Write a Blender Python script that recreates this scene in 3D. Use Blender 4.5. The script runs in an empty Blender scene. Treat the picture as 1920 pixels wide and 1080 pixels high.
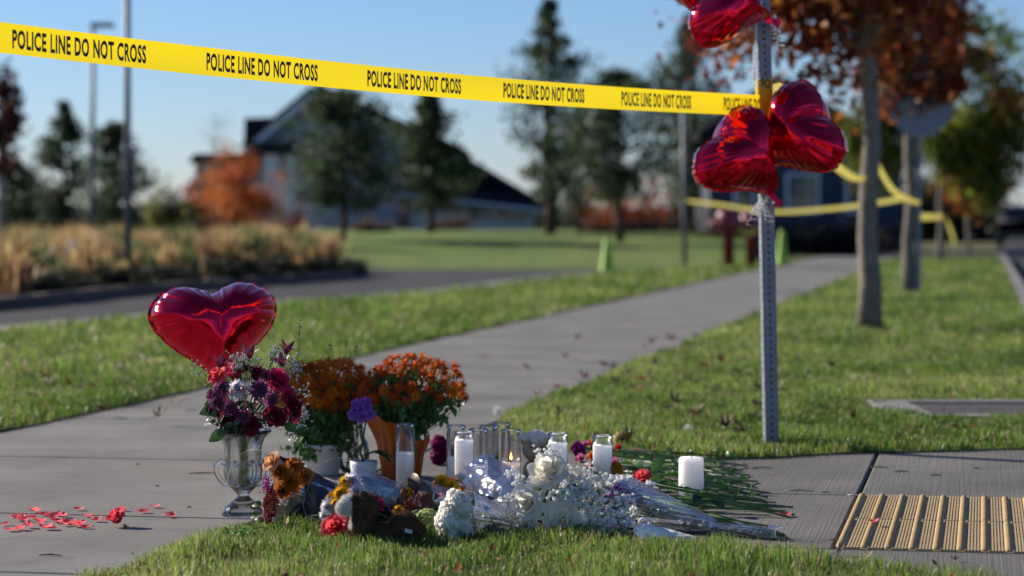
import bpy, bmesh, math, random
import numpy as np
from mathutils import Vector, Matrix, noise, Euler

R = math.radians
PI = math.pi
SC = bpy.context.scene
COL = SC.collection

# ------------------------------------------------------------------ camera
CAM_H = 0.84
F_PX = 85.0 / 36.0 * 1920.0
PITCH = math.atan(125.0 / F_PX)
cam_d = bpy.data.cameras.new('camera')
cam = bpy.data.objects.new('camera', cam_d)
COL.objects.link(cam)
cam.location = (0, 0, CAM_H)
cam.rotation_euler = (PI / 2 - PITCH, 0, 0)
cam_d.lens = 85.0
cam_d.sensor_width = 36.0
cam_d.clip_end = 6000
cam_d.dof.use_dof = True
cam_d.dof.focus_distance = 6.75
cam_d.dof.aperture_fstop = 2.8
SC.camera = cam

# ------------------------------------------------------------------ sky, sun, exposure
SUN_EL = 25.0
SUN_DIR = Vector((-0.85, 0.53, 0)).normalized() * math.cos(R(SUN_EL)) + Vector((0, 0, math.sin(R(SUN_EL))))
world = bpy.data.worlds.new('World')
SC.world = world
world.use_nodes = True
wn = world.node_tree
wn.nodes.clear()
sky = wn.nodes.new('ShaderNodeTexSky')
sky.sky_type = 'NISHITA'
sky.sun_disc = False
sky.sun_elevation = R(SUN_EL)
sky.sun_rotation = math.atan2(SUN_DIR.x, SUN_DIR.y)
sky.altitude = 0
sky.air_density = 1.0
sky.dust_density = 0.1
sky.ozone_density = 8.0
bg = wn.nodes.new('ShaderNodeBackground')
bg.inputs['Strength'].default_value = 0.067
wo = wn.nodes.new('ShaderNodeOutputWorld')
wb = wn.nodes.new('ShaderNodeMix'); wb.data_type = 'RGBA'; wb.blend_type = 'MULTIPLY'   # the photograph's white balance, the same all over the sky
wb.inputs['Factor'].default_value = 1.0
wb.inputs['B'].default_value = (1.09, 1.0, 1.05, 1)
wn.links.new(sky.outputs[0], wb.inputs['A'])
wn.links.new(wb.outputs['Result'], bg.inputs[0])
wn.links.new(bg.outputs[0], wo.inputs[0])

sun_d = bpy.data.lights.new('sun', 'SUN')
sun_d.energy = 5.0
sun_d.angle = R(0.5)
sun_d.color = (1.0, 0.9, 0.76)
sun = bpy.data.objects.new('sun', sun_d)
COL.objects.link(sun)
sun.rotation_euler = (-SUN_DIR).to_track_quat('-Z', 'Y').to_euler()

SC.view_settings.view_transform = 'Standard'
SC.view_settings.look = 'None'
SC.view_settings.exposure = 0.78
SC.view_settings.gamma = 1.0
SC.render.engine = 'CYCLES'
SC.cycles.use_denoising = True
SC.cycles.max_bounces = 14
SC.cycles.transparent_max_bounces = 24
SC.cycles.sample_clamp_indirect = 6.0

# ------------------------------------------------------------------ helpers
def pix_dir(px, py):
    a = (px - 960.0) / F_PX
    b = (540.0 - py) / F_PX
    return Vector((a, math.cos(PITCH) + b * math.sin(PITCH), -math.sin(PITCH) + b * math.cos(PITCH)))

def G(px, py, z=0.0):
    """the place on the level z that stands at this spot of the photograph"""
    d = pix_dir(px, py)
    t = (z - CAM_H) / d.z
    return Vector((d.x * t, d.y * t, z))

def P(px, py, Y):
    """the place at distance Y up the street"""
    d = pix_dir(px, py)
    t = Y / d.y
    return Vector((d.x * t, Y, CAM_H + d.z * t))

class MB:
    def __init__(self):
        self.V = []; self.F = []; self.C = []
    def v(self, p, c=None):
        self.V.append(tuple(p)); self.C.append(c or (1, 1, 1)); return len(self.V) - 1
    def f(self, *ids):
        self.F.append(tuple(ids))
    def add(self, o, M=None, tint=None):
        b = len(self.V)
        for p, c in zip(o.V, o.C):
            self.V.append(tuple(M @ Vector(p)) if M is not None else p)
            self.C.append(tuple(a * t for a, t in zip(c, tint)) if tint else c)
        self.F += [tuple(i + b for i in f) for f in o.F]
        return self
    def box(self, lo, hi, M=None):
        b = len(self.V)
        for z in (lo[2], hi[2]):
            for x, y in ((lo[0], lo[1]), (hi[0], lo[1]), (hi[0], hi[1]), (lo[0], hi[1])):
                p = Vector((x, y, z))
                self.v(M @ p if M is not None else p)
        for q in ((0, 3, 2, 1), (4, 5, 6, 7), (0, 1, 5, 4), (1, 2, 6, 5), (2, 3, 7, 6), (3, 0, 4, 7)):
            self.f(*[b + i for i in q])
        return self
    def grid(self, fn, nu, nv, cu=False, cv=False, col=None):
        """surface fn(u, v) with u, v in 0..1"""
        b = len(self.V)
        mu = nu if cu else nu + 1
        mv = nv if cv else nv + 1
        for i in range(mu):
            for j in range(mv):
                u, w = i / nu, j / nv
                self.v(fn(u, w), col(u, w) if col else None)
        for i in range(nu):
            for j in range(nv):
                i2, j2 = (i + 1) % mu, (j + 1) % mv
                self.f(b + i * mv + j, b + i2 * mv + j, b + i2 * mv + j2, b + i * mv + j2)
        return self
    def tube(self, pts, rad, n=6, cap=True, col=None):
        pts = [Vector(p) for p in pts]
        if not hasattr(rad, '__len__'):
            rad = [rad] * len(pts)
        b = len(self.V)
        ref = None
        for i, p in enumerate(pts):
            t = (pts[min(i + 1, len(pts) - 1)] - pts[max(i - 1, 0)])
            if t.length < 1e-9: t = Vector((0, 0, 1))
            t.normalize()
            if ref is None:
                ref = t.orthogonal()
            a = (ref - t * ref.dot(t))
            if a.length < 1e-6: a = t.orthogonal()
            a.normalize(); ref = a
            c = t.cross(a)
            for k in range(n):
                th = 2 * PI * k / n
                self.v(p + (a * math.cos(th) + c * math.sin(th)) * rad[i], col)
        for i in range(len(pts) - 1):
            for k in range(n):
                k2 = (k + 1) % n
                self.f(b + i * n + k, b + i * n + k2, b + (i + 1) * n + k2, b + (i + 1) * n + k)
        if cap and n > 2:
            self.f(*[b + k for k in reversed(range(n))])
            e = b + (len(pts) - 1) * n
            self.f(*[e + k for k in range(n)])
        return self
    def lathe(self, prof, n=32, fr=None):
        """prof: (r, z) pairs; fr(th, r, z) may change r"""
        b = len(self.V)
        for r, z in prof:
            for k in range(n):
                th = 2 * PI * k / n
                rr = fr(th, r, z) if fr else r
                self.v((rr * math.cos(th), rr * math.sin(th), z))
        for i in range(len(prof) - 1):
            for k in range(n):
                k2 = (k + 1) % n
                self.f(b + i * n + k, b + i * n + k2, b + (i + 1) * n + k2, b + (i + 1) * n + k)
        return self
    def ball(self, c, r, nu=8, nv=6, col=None, M=None):
        b = len(self.V)
        c = Vector(c)
        if not hasattr(r, '__len__'): r = (r, r, r)
        def pt(x, y, z):
            p = Vector((x * r[0], y * r[1], z * r[2]))
            if M is not None: p = M @ p
            return c + p
        self.v(pt(0, 0, -1), col)
        for i in range(1, nv):
            ph = -PI / 2 + PI * i / nv
            for k in range(nu):
                th = 2 * PI * k / nu
                self.v(pt(math.cos(ph) * math.cos(th), math.cos(ph) * math.sin(th), math.sin(ph)), col)
        top = self.v(pt(0, 0, 1), col)
        for k in range(nu):
            k2 = (k + 1) % nu
            self.f(b, b + 1 + k2, b + 1 + k)
            e = b + 1 + (nv - 2) * nu
            self.f(top, e + k, e + k2)
        for i in range(nv - 2):
            for k in range(nu):
                k2 = (k + 1) % nu
                self.f(b + 1 + i * nu + k, b + 1 + i * nu + k2, b + 1 + (i + 1) * nu + k2, b + 1 + (i + 1) * nu + k)
        return self
    def poly(self, pts):
        ids = [self.v(p) for p in pts]
        self.f(*ids)
        return self
    def prism(self, pts, z0, z1):
        """closed prism over a flat outline (x, y)"""
        n = len(pts); b = len(self.V)
        for z in (z0, z1):
            for p in pts: self.v((p[0], p[1], z))
        self.f(*[b + i for i in reversed(range(n))])
        self.f(*[b + n + i for i in range(n)])
        for i in range(n):
            j = (i + 1) % n
            self.f(b + i, b + j, b + n + j, b + n + i)
        return self
    def mesh(self, name, smooth=True):
        me = bpy.data.meshes.new(name)
        me.from_pydata(self.V, [], self.F)
        a = me.color_attributes.new('Col', 'FLOAT_COLOR', 'POINT')
        arr = np.ones((len(self.V), 4), np.float32)
        arr[:, :3] = np.array(self.C, np.float32).reshape(-1, 3)
        a.data.foreach_set('color', arr.ravel())
        me.polygons.foreach_set('use_smooth', [smooth] * len(me.polygons))
        me.update()
        return me

def np_mesh(name, V, F, C=None, smooth=False):
    me = bpy.data.meshes.new(name)
    V = np.asarray(V, np.float32); F = np.asarray(F, np.int32)
    k = F.shape[1]
    me.vertices.add(len(V)); me.vertices.foreach_set('co', V.ravel())
    me.loops.add(F.size); me.loops.foreach_set('vertex_index', F.ravel())
    me.polygons.add(len(F))
    me.polygons.foreach_set('loop_start', np.arange(0, F.size, k, dtype=np.int32))
    me.polygons.foreach_set('loop_total', np.full(len(F), k, np.int32))
    if C is not None:
        a = me.color_attributes.new('Col', 'FLOAT_COLOR', 'POINT')
        arr = np.ones((len(V), 4), np.float32); arr[:, :3] = C
        a.data.foreach_set('color', arr.ravel())
    me.polygons.foreach_set('use_smooth', np.full(len(F), smooth, bool))
    me.update(calc_edges=True)
    return me

WM = {}
def put(name, m, mat=None, parent=None, M=None, smooth=True, label=None, kind=None):
    """link one mesh object; vertices and M are in world space, also under a parent"""
    me = m.mesh(name, smooth) if isinstance(m, MB) else m
    if mat is not None and not me.materials:
        me.materials.append(mat)
    o = bpy.data.objects.new(name, me)
    COL.objects.link(o)
    M = M if M is not None else Matrix.Identity(4)
    if parent is not None:
        o.parent = parent
        o.matrix_basis = WM[parent].inverted() @ M
    else:
        o.matrix_basis = M
    WM[o] = M.copy()
    if label: o['label'] = label
    if kind: o['kind'] = kind
    return o

def thing(name, label, cat, loc=(0, 0, 0), group=None, rotz=0.0):
    o = bpy.data.objects.new(name, None)
    COL.objects.link(o)
    o.empty_display_size = 0.1
    M = Matrix.Translation(Vector(loc)) @ Matrix.Rotation(rotz, 4, 'Z')
    o.matrix_basis = M
    WM[o] = M
    return tag(o, label, cat, group)

def tag(o, label, cat, group=None):
    o['label'] = label; o['category'] = cat
    if group: o['group'] = group
    return o

def frame(origin, z, spin=0.0, scale=1.0):
    """matrix with local Z along z"""
    q = Vector(z).normalized().to_track_quat('Z', 'Y')
    return Matrix.Translation(Vector(origin)) @ q.to_matrix().to_4x4() @ Matrix.Rotation(spin, 4, 'Z') @ Matrix.Scale(scale, 4)

def smooth01(a, b, x):
    t = min(1, max(0, (x - a) / (b - a))); return t * t * (3 - 2 * t)

# ------------------------------------------------------------------ materials
def new_mat(name):
    m = bpy.data.materials.new(name)
    m.use_nodes = True
    nt = m.node_tree
    return m, nt, nt.nodes['Principled BSDF'], nt.nodes['Material Output']

def mat(name, col=(0.5, 0.5, 0.5), rough=0.6, metal=0.0, var=0.0, vscale=8.0, col2=None, bump=0.0, bscale=60.0,
        trans=0.0, attr=False, spec=0.5, coords='Object', detail=4.0, rvar=0.0, sub=0.0):
    """procedural surface: base colour (times the painted-in flower colour when attr), noise mottling, bump, translucency"""
    m, nt, b, out = new_mat(name)
    L = nt.links
    tc = nt.nodes.new('ShaderNodeTexCoord')
    b.inputs['Roughness'].default_value = rough
    b.inputs['Metallic'].default_value = metal
    b.inputs['Specular IOR Level'].default_value = spec
    src = None
    if attr:
        at = nt.nodes.new('ShaderNodeVertexColor'); at.layer_name = 'Col'
        mu = nt.nodes.new('ShaderNodeMix'); mu.data_type = 'RGBA'; mu.blend_type = 'MULTIPLY'
        mu.inputs['Factor'].default_value = 1.0
        L.new(at.outputs[0], mu.inputs['A']); mu.inputs['B'].default_value = (*col, 1)
        src = mu.outputs['Result']
    nz = None
    if var or col2 or rvar:
        nz = nt.nodes.new('ShaderNodeTexNoise'); nz.inputs['Scale'].default_value = vscale; nz.inputs['Detail'].default_value = detail
        L.new(tc.outputs[coords], nz.inputs['Vector'])
    if col2:
        rp = nt.nodes.new('ShaderNodeMapRange'); rp.inputs[1].default_value = 0.35; rp.inputs[2].default_value = 0.65
        L.new(nz.outputs[0], rp.inputs[0])
        mx = nt.nodes.new('ShaderNodeMix'); mx.data_type = 'RGBA'
        L.new(rp.outputs[0], mx.inputs['Factor'])
        mx.inputs['A'].default_value = (*col, 1); mx.inputs['B'].default_value = (*col2, 1)
        src = mx.outputs['Result']
    if var:
        rp = nt.nodes.new('ShaderNodeMapRange'); rp.inputs[1].default_value = 0.25; rp.inputs[2].default_value = 0.75
        rp.inputs[3].default_value = 1 - var; rp.inputs[4].default_value = 1 + var
        n2 = nz
        if col2:
            n2 = nt.nodes.new('ShaderNodeTexNoise'); n2.inputs['Scale'].default_value = vscale * 4.3; n2.inputs['Detail'].default_value = detail
            L.new(tc.outputs[coords], n2.inputs['Vector'])
        L.new(n2.outputs[0], rp.inputs[0])
        hs = nt.nodes.new('ShaderNodeHueSaturation')
        if src: L.new(src, hs.inputs['Color'])
        else: hs.inputs['Color'].default_value = (*col, 1)
        L.new(rp.outputs[0], hs.inputs['Value'])
        src = hs.outputs[0]
    if src: L.new(src, b.inputs['Base Color'])
    else: b.inputs['Base Color'].default_value = (*col, 1)
    if rvar:
        rr = nt.nodes.new('ShaderNodeMapRange'); rr.inputs[3].default_value = max(0, rough - rvar); rr.inputs[4].default_value = min(1, rough + rvar)
        L.new(nz.outputs[0], rr.inputs[0]); L.new(rr.outputs[0], b.inputs['Roughness'])
    if bump:
        n3 = nt.nodes.new('ShaderNodeTexNoise'); n3.inputs['Scale'].default_value = bscale; n3.inputs['Detail'].default_value = 5
        L.new(tc.outputs[coords], n3.inputs['Vector'])
        bp = nt.nodes.new('ShaderNodeBump'); bp.inputs['Strength'].default_value = bump; bp.inputs['Distance'].default_value = 0.01
        L.new(n3.outputs[0], bp.inputs['Height']); L.new(bp.outputs[0], b.inputs['Normal'])
    if sub:
        b.inputs['Subsurface Weight'].default_value = sub
        b.inputs['Subsurface Radius'].default_value = (1.0, 0.9, 0.85)
        b.inputs['Subsurface Scale'].default_value = 0.09
    if trans:
        tr = nt.nodes.new('ShaderNodeBsdfTranslucent')
        if src: L.new(src, tr.inputs[0])
        else: tr.inputs[0].default_value = (*col, 1)
        ms = nt.nodes.new('ShaderNodeMixShader'); ms.inputs[0].default_value = trans
        L.new(b.outputs[0], ms.inputs[1]); L.new(tr.outputs[0], ms.inputs[2]); L.new(ms.outputs[0], out.inputs[0])
    return m

def film_mat(name, tint=(0.97, 0.98, 1.0), white=0.06, gloss_rough=0.12, ior=1.5, gain=1.0, bump=0.0, bscale=30):
    """thin clear sheet (cellophane, thin glass): lets light straight through, mirrors by Fresnel, a little milky"""
    m, nt, b, out = new_mat(name)
    nt.nodes.remove(b)
    L = nt.links
    tr = nt.nodes.new('ShaderNodeBsdfTransparent'); tr.inputs[0].default_value = (*tint, 1)
    gl = nt.nodes.new('ShaderNodeBsdfGlossy'); gl.inputs['Roughness'].default_value = gloss_rough
    df = nt.nodes.new('ShaderNodeBsdfDiffuse'); df.inputs[0].default_value = (0.85, 0.87, 0.9, 1)
    tl = nt.nodes.new('ShaderNodeBsdfTranslucent'); tl.inputs[0].default_value = (0.85, 0.87, 0.9, 1)
    fr = nt.nodes.new('ShaderNodeFresnel'); fr.inputs[0].default_value = ior
    mg = nt.nodes.new('ShaderNodeMath'); mg.operation = 'MULTIPLY'; mg.inputs[1].default_value = gain; mg.use_clamp = True
    L.new(fr.outputs[0], mg.inputs[0])
    m0 = nt.nodes.new('ShaderNodeMixShader'); m0.inputs[0].default_value = 0.5
    L.new(df.outputs[0], m0.inputs[1]); L.new(tl.outputs[0], m0.inputs[2])
    m1 = nt.nodes.new('ShaderNodeMixShader'); m1.inputs[0].default_value = white
    L.new(tr.outputs[0], m1.inputs[1]); L.new(m0.outputs[0], m1.inputs[2])
    m2 = nt.nodes.new('ShaderNodeMixShader')
    L.new(mg.outputs[0], m2.inputs[0]); L.new(m1.outputs[0], m2.inputs[1]); L.new(gl.outputs[0], m2.inputs[2])
    L.new(m2.outputs[0], out.inputs[0])
    if bump:
        tc = nt.nodes.new('ShaderNodeTexCoord')
        n3 = nt.nodes.new('ShaderNodeTexNoise'); n3.inputs['Scale'].default_value = bscale; n3.inputs['Detail'].default_value = 3
        n3.inputs['Distortion'].default_value = 1.5
        L.new(tc.outputs['Object'], n3.inputs['Vector'])
        bp = nt.nodes.new('ShaderNodeBump'); bp.inputs['Strength'].default_value = bump; bp.inputs['Distance'].default_value = 0.01
        L.new(n3.outputs[0], bp.inputs['Height']); L.new(bp.outputs[0], gl.inputs['Normal']); L.new(bp.outputs[0], fr.inputs['Normal'])
    return m

def glass_mat(name, ior=1.5, tint=(0.98, 0.99, 1.0), rough=0.0):
    m, nt, b, out = new_mat(name)
    b.inputs['Base Color'].default_value = (*tint, 1)
    b.inputs['Transmission Weight'].default_value = 1.0
    b.inputs['Roughness'].default_value = rough
    b.inputs['IOR'].default_value = ior
    return m

def concrete_mat(name, col, broom=None, broom_scale=160.0):
    m, nt, b, out = new_mat(name)
    L = nt.links
    tc = nt.nodes.new('ShaderNodeTexCoord')
    n1 = nt.nodes.new('ShaderNodeTexNoise'); n1.inputs['Scale'].default_value = 1.7; n1.inputs['Detail'].default_value = 6
    n2 = nt.nodes.new('ShaderNodeTexNoise'); n2.inputs['Scale'].default_value = 220; n2.inputs['Detail'].default_value = 3
    L.new(tc.outputs['Object'], n1.inputs['Vector']); L.new(tc.outputs['Object'], n2.inputs['Vector'])
    r1 = nt.nodes.new('ShaderNodeMapRange'); r1.inputs[1].default_value = 0.3; r1.inputs[2].default_value = 0.7; r1.inputs[3].default_value = 0.72; r1.inputs[4].default_value = 1.2
    r2 = nt.nodes.new('ShaderNodeMapRange'); r2.inputs[1].default_value = 0.3; r2.inputs[2].default_value = 0.7; r2.inputs[3].default_value = 0.7; r2.inputs[4].default_value = 1.3
    L.new(n1.outputs[0], r1.inputs[0]); L.new(n2.outputs[0], r2.inputs[0])
    mm = nt.nodes.new('ShaderNodeMath'); mm.operation = 'MULTIPLY'
    L.new(r1.outputs[0], mm.inputs[0]); L.new(r2.outputs[0], mm.inputs[1])
    n4 = nt.nodes.new('ShaderNodeTexNoise'); n4.inputs['Scale'].default_value = 6.5; n4.inputs['Detail'].default_value = 9; n4.inputs['Roughness'].default_value = 0.65
    L.new(tc.outputs['Object'], n4.inputs['Vector'])
    r4 = nt.nodes.new('ShaderNodeMapRange'); r4.inputs[1].default_value = 0.52; r4.inputs[2].default_value = 0.72; r4.inputs[3].default_value = 1.0; r4.inputs[4].default_value = 0.74   # dirt and old stains
    L.new(n4.outputs[0], r4.inputs[0])
    m5 = nt.nodes.new('ShaderNodeMath'); m5.operation = 'MULTIPLY'
    L.new(mm.outputs[0], m5.inputs[0]); L.new(r4.outputs[0], m5.inputs[1])
    hs = nt.nodes.new('ShaderNodeHueSaturation'); hs.inputs['Color'].default_value = (*col, 1)
    L.new(m5.outputs[0], hs.inputs['Value']); L.new(hs.outputs[0], b.inputs['Base Color'])
    b.inputs['Roughness'].default_value = 0.85
    b.inputs['Specular IOR Level'].default_value = 0.3
    bp = nt.nodes.new('ShaderNodeBump'); bp.inputs['Strength'].default_value = 0.35; bp.inputs['Distance'].default_value = 0.003
    L.new(n2.outputs[0], bp.inputs['Height'])
    last = bp
    if broom is not None:
        mp = nt.nodes.new('ShaderNodeMapping'); mp.vector_type = 'TEXTURE'; mp.inputs['Rotation'].default_value = (0, 0, broom)
        L.new(tc.outputs['Object'], mp.inputs['Vector'])
        mp.inputs['Scale'].default_value = (1.0 / (broom_scale * 0.85), 1.0 / 1.1, 1.0)
        wv = nt.nodes.new('ShaderNodeTexNoise'); wv.inputs['Scale'].default_value = 1.0; wv.inputs['Detail'].default_value = 2.5; wv.inputs['Distortion'].default_value = 0.3
        L.new(mp.outputs[0], wv.inputs['Vector'])
        b2 = nt.nodes.new('ShaderNodeBump'); b2.inputs['Strength'].default_value = 0.55; b2.inputs['Distance'].default_value = 0.004
        L.new(wv.outputs[0], b2.inputs['Height']); L.new(bp.outputs[0], b2.inputs['Normal'])
        last = b2
    L.new(last.outputs[0], b.inputs['Normal'])
    return m

M = {}
M['concrete'] = concrete_mat('concrete', (0.164, 0.158, 0.148), broom=R(-10.8) + PI / 2, broom_scale=220)
M['concrete_ramp'] = concrete_mat('concrete_ramp', (0.124, 0.119, 0.112), broom=R(-10.8), broom_scale=185)
M['pale_concrete'] = concrete_mat('pale_concrete', (0.38, 0.37, 0.35))  # for the unseen ground behind the camera, pale to bounce light
M['kerb'] = concrete_mat('kerb_concrete', (0.20, 0.195, 0.185))
M['asphalt'] = mat('asphalt', (0.062, 0.063, 0.066), 0.95, var=0.25, vscale=3, bump=0.5, bscale=200, spec=0.1)
M['soil'] = mat('soil', (0.055, 0.04, 0.028), 0.95, var=0.4, vscale=20, bump=0.8, bscale=90, spec=0.1)
M['turf'] = mat('turf', (0.07, 0.10, 0.03), 0.95, col2=(0.11, 0.11, 0.05), var=0.35, vscale=1.1, bump=0.8, bscale=70, spec=0.1)
M['lawn_far'] = mat('lawn_far', (0.095, 0.155, 0.035), 0.9, col2=(0.135, 0.17, 0.05), var=0.25, vscale=0.25, bump=0.6, bscale=12, spec=0.1)
M['land'] = mat('land', (0.07, 0.085, 0.04), 0.95, col2=(0.12, 0.11, 0.06), var=0.3, vscale=0.05, spec=0.1)
M['grass'] = mat('grass_blades', (1, 1, 1), 0.42, attr=True, trans=0.5, spec=0.32)
M['leaves'] = mat('leaf_surface', (1, 1, 1), 0.5, attr=True, trans=0.52, spec=0.35)
M['petal'] = mat('petal_surface', (1, 1, 1), 0.6, attr=True, trans=0.55, spec=0.2)
M['stem'] = mat('flower_stem', (0.075, 0.155, 0.035), 0.5, var=0.3, vscale=40, spec=0.4)
M['leaf'] = mat('green_leaf', (0.06, 0.15, 0.028), 0.4, var=0.3, vscale=30, trans=0.3, spec=0.45)
M['leaf_dark'] = mat('dark_leaf', (0.026, 0.06, 0.018), 0.35, var=0.3, vscale=25, trans=0.15, spec=0.5)
M['steel'] = mat('galvanised_steel', (0.20, 0.225, 0.26), 0.5, metal=0.45, var=0.25, vscale=30, rvar=0.12, bump=0.08, bscale=40)
M['pole'] = mat('pole_paint', (0.10, 0.115, 0.135), 0.55, metal=0.0, var=0.1)
M['bark'] = mat('bark', (0.19, 0.168, 0.142), 0.9, var=0.35, vscale=14, bump=0.9, bscale=25, spec=0.15)
M['bark_dark'] = mat('pine_bark', (0.07, 0.05, 0.04), 0.95, var=0.3, vscale=10, bump=0.8, bscale=20, spec=0.1)
M['film'] = film_mat('cellophane', tint=(0.985, 0.99, 1.0), white=0.022, gloss_rough=0.04, ior=1.38, gain=0.32, bump=0.5, bscale=30)
M['film_blue'] = film_mat('cellophane_blue_tint', tint=(0.90, 0.94, 1.0), white=0.02, gloss_rough=0.05, ior=1.38, gain=0.28, bump=0.35, bscale=30)
M['film_brown'] = film_mat('cellophane_brown_tint', tint=(0.88, 0.80, 0.72), white=0.05, gloss_rough=0.1, ior=1.4, gain=0.5, bump=0.35, bscale=30)
M['film_bright'] = film_mat('crisp_cellophane', tint=(0.98, 0.99, 1.0), white=0.10, gloss_rough=0.06, ior=1.45, gain=0.7, bump=0.6, bscale=35)
M['film_edge'] = film_mat('film_fold', tint=(0.95, 0.97, 1.0), white=0.45, gloss_rough=0.1, ior=1.5, gain=1.2)
M['jar_glass'] = film_mat('thin_glass', tint=(0.985, 0.99, 0.995), white=0.02, gloss_rough=0.02, ior=1.5, gain=1.0)
M['jar_soot'] = film_mat('sooty_glass', tint=(0.74, 0.72, 0.70), white=0.05, gloss_rough=0.05, ior=1.5, gain=0.6)
def crystal_mat():
    m = film_mat('crystal_glass', tint=(0.985, 0.99, 1.0), white=0.03, gloss_rough=0.03, ior=1.5, gain=1.3)
    nt = m.node_tree; out = nt.nodes['Material Output']; fl = out.inputs[0].links[0].from_socket
    g_ = nt.nodes.new('ShaderNodeBsdfGlass'); g_.inputs['IOR'].default_value = 1.45; g_.inputs['Roughness'].default_value = 0.0
    mx = nt.nodes.new('ShaderNodeMixShader'); mx.inputs[0].default_value = 0.5
    nt.links.new(fl, mx.inputs[1]); nt.links.new(g_.outputs[0], mx.inputs[2]); nt.links.new(mx.outputs[0], out.inputs[0])
    return m
M['crystal'] = crystal_mat()
M['water'] = glass_mat('vase_water', 1.33, (0.93, 0.97, 0.92))
M['wax'] = mat('white_wax', (0.86, 0.85, 0.85), 0.45, var=0.03, vscale=15, sub=1.0, spec=0.4)
M['wax_clear'] = mat('jar_wax', (0.84, 0.85, 0.88), 0.35, var=0.03, vscale=12, sub=1.0, spec=0.4)
M['wax_green'] = mat('green_wax', (0.02, 0.06, 0.04), 0.4, var=0.1, vscale=12)
M['white_cloth'] = mat('white_tissue', (0.78, 0.79, 0.80), 0.8, bump=0.35, bscale=45, trans=0.2)
M['yellow_tape'] = mat('yellow_tape', (0.76, 0.59, 0.010), 0.45, trans=0.42, spec=0.4, bump=0.3, bscale=9)
M['loose_tape'] = mat('weathered_tape', (0.62, 0.54, 0.12), 0.5, trans=0.35, spec=0.4, bump=0.3, bscale=9)
M['tape_ink'] = mat('tape_ink', (0.014, 0.012, 0.01), 0.5)
M['white_ink'] = mat('white_ink', (0.8, 0.8, 0.8), 0.6)
# ------------------------------------------------------------------ the setting
rng = random.Random(4)
SLOPE = 0.195                                   # the street runs up and to the right
T_ST = math.atan(SLOPE)
U = Vector((math.sin(T_ST), math.cos(T_ST), 0))  # along the pavement
W = Vector((math.cos(T_ST), -math.sin(T_ST), 0)) # across it, to the right
O0 = Vector((-0.02, 10.35, 0))                   # a point on the pavement's right-hand edge
def UV(u, w, z=0.0):
    return O0 + U * u + W * w + Vector((0, 0, z))

def inpoly(px, py, poly):
    c = np.zeros(len(px), bool)
    n = len(poly)
    for i in range(n):
        x1, y1 = poly[i][0], poly[i][1]; x2, y2 = poly[(i + 1) % n][0], poly[(i + 1) % n][1]
        cond = ((y1 > py) != (y2 > py))
        with np.errstate(divide='ignore', invalid='ignore'):
            xi = (x2 - x1) * (py - y1) / (y2 - y1 + 1e-12) + x1
        c ^= cond & (px < xi)
    return c

# far land, hills
g = MB()
g.grid(lambda a, b: (-490 + 980 * a, -40 + 1730 * b, -0.16), 4, 4)
put('ground', g, M['land'], kind='structure')

M['hill'] = mat('hill_forest', (0.035, 0.05, 0.03), 0.95, var=0.4, vscale=0.03, spec=0.1)
hb = MB()
def hill(a, b):
    x = -460 + 920 * a
    h = 8 + 34 * (0.5 + 0.5 * noise.noise(Vector((x * 0.006, 3.1, 0)))) + 9 * noise.noise(Vector((x * 0.022, 7.7, 0)))
    h *= 0.36
    return (x, 1440 + 230 * b, -1 + h * math.sin(PI * min(b, 0.98)) ** 0.8)
hb.grid(hill, 90, 8)
put('hills', hb, M['hill'], kind='structure')

# --- concrete pavement: bedding and separate slabs
pv = MB()
pv.prism([UV(-9, -3.2)[:2], UV(-9, 6.5)[:2], UV(-1.0, 6.5)[:2], UV(-1.0, 0.02)[:2], UV(60, 0.02)[:2], UV(60, -1.85)[:2], UV(-1.0, -1.85)[:2], UV(-1.0, -3.2)[:2]], -0.12, -0.02)
pavement = put('pavement', pv, M['soil'], smooth=False, kind='structure')

def slab(pts, mt, z=0.0, gap=0.005):
    c = sum((Vector((p[0], p[1], 0)) for p in pts), Vector()) / len(pts)
    q = []
    n = len(pts)
    for i in range(n):                       # pull every edge in by the joint
        p0, p1, p2 = Vector(pts[i - 1][:2]), Vector(pts[i][:2]), Vector(pts[(i + 1) % n][:2])
        e1 = (p1 - p0).normalized(); e2 = (p2 - p1).normalized()
        n1 = Vector((-e1.y, e1.x)); n2 = Vector((-e2.y, e2.x))
        m_ = (n1 + n2); m_ = m_ / max(0.2, m_.dot(n1))
        q.append(p1 + m_ * gap)
    bm = MB()
    b = 0.006
    inner = []
    for i in range(n):
        p0, p1, p2 = q[i - 1], q[i], q[(i + 1) % n]
        e1 = (p1 - p0).normalized(); e2 = (p2 - p1).normalized()
        n1 = Vector((-e1.y, e1.x)); n2 = Vector((-e2.y, e2.x))
        m_ = (n1 + n2); m_ = m_ / max(0.2, m_.dot(n1))
        inner.append(p1 + m_ * b)
    ids0 = [bm.v((p.x, p.y, -0.10)) for p in q]
    ids1 = [bm.v((p.x, p.y, z - b)) for p in q]
    ids2 = [bm.v((p.x, p.y, z)) for p in inner]
    for i in range(n):
        j = (i + 1) % n
        bm.f(ids0[i], ids0[j], ids1[j], ids1[i]); bm.f(ids1[i], ids1[j], ids2[j], ids2[i])
    bm.f(*ids2)
    return put('slab', bm, mt, pavement, smooth=False)

def ccw(pts):
    a = sum(pts[i][0] * pts[(i + 1) % len(pts)][1] - pts[(i + 1) % len(pts)][0] * pts[i][1] for i in range(len(pts)))
    return pts if a > 0 else pts[::-1]

joints = [-6.2, -4.72, -3.62, -2.03, -0.42]
for k in range(1, 36): joints.append(-0.42 + 1.5 * k)
JW = [-1.83, 0.0]
for i in range(len(joints) - 1):
    u0, u1 = joints[i], joints[i + 1]
    slab(ccw([UV(u0, -1.83), UV(u0, 0), UV(u1, 0), UV(u1, -1.83)]), M['concrete'])
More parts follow.
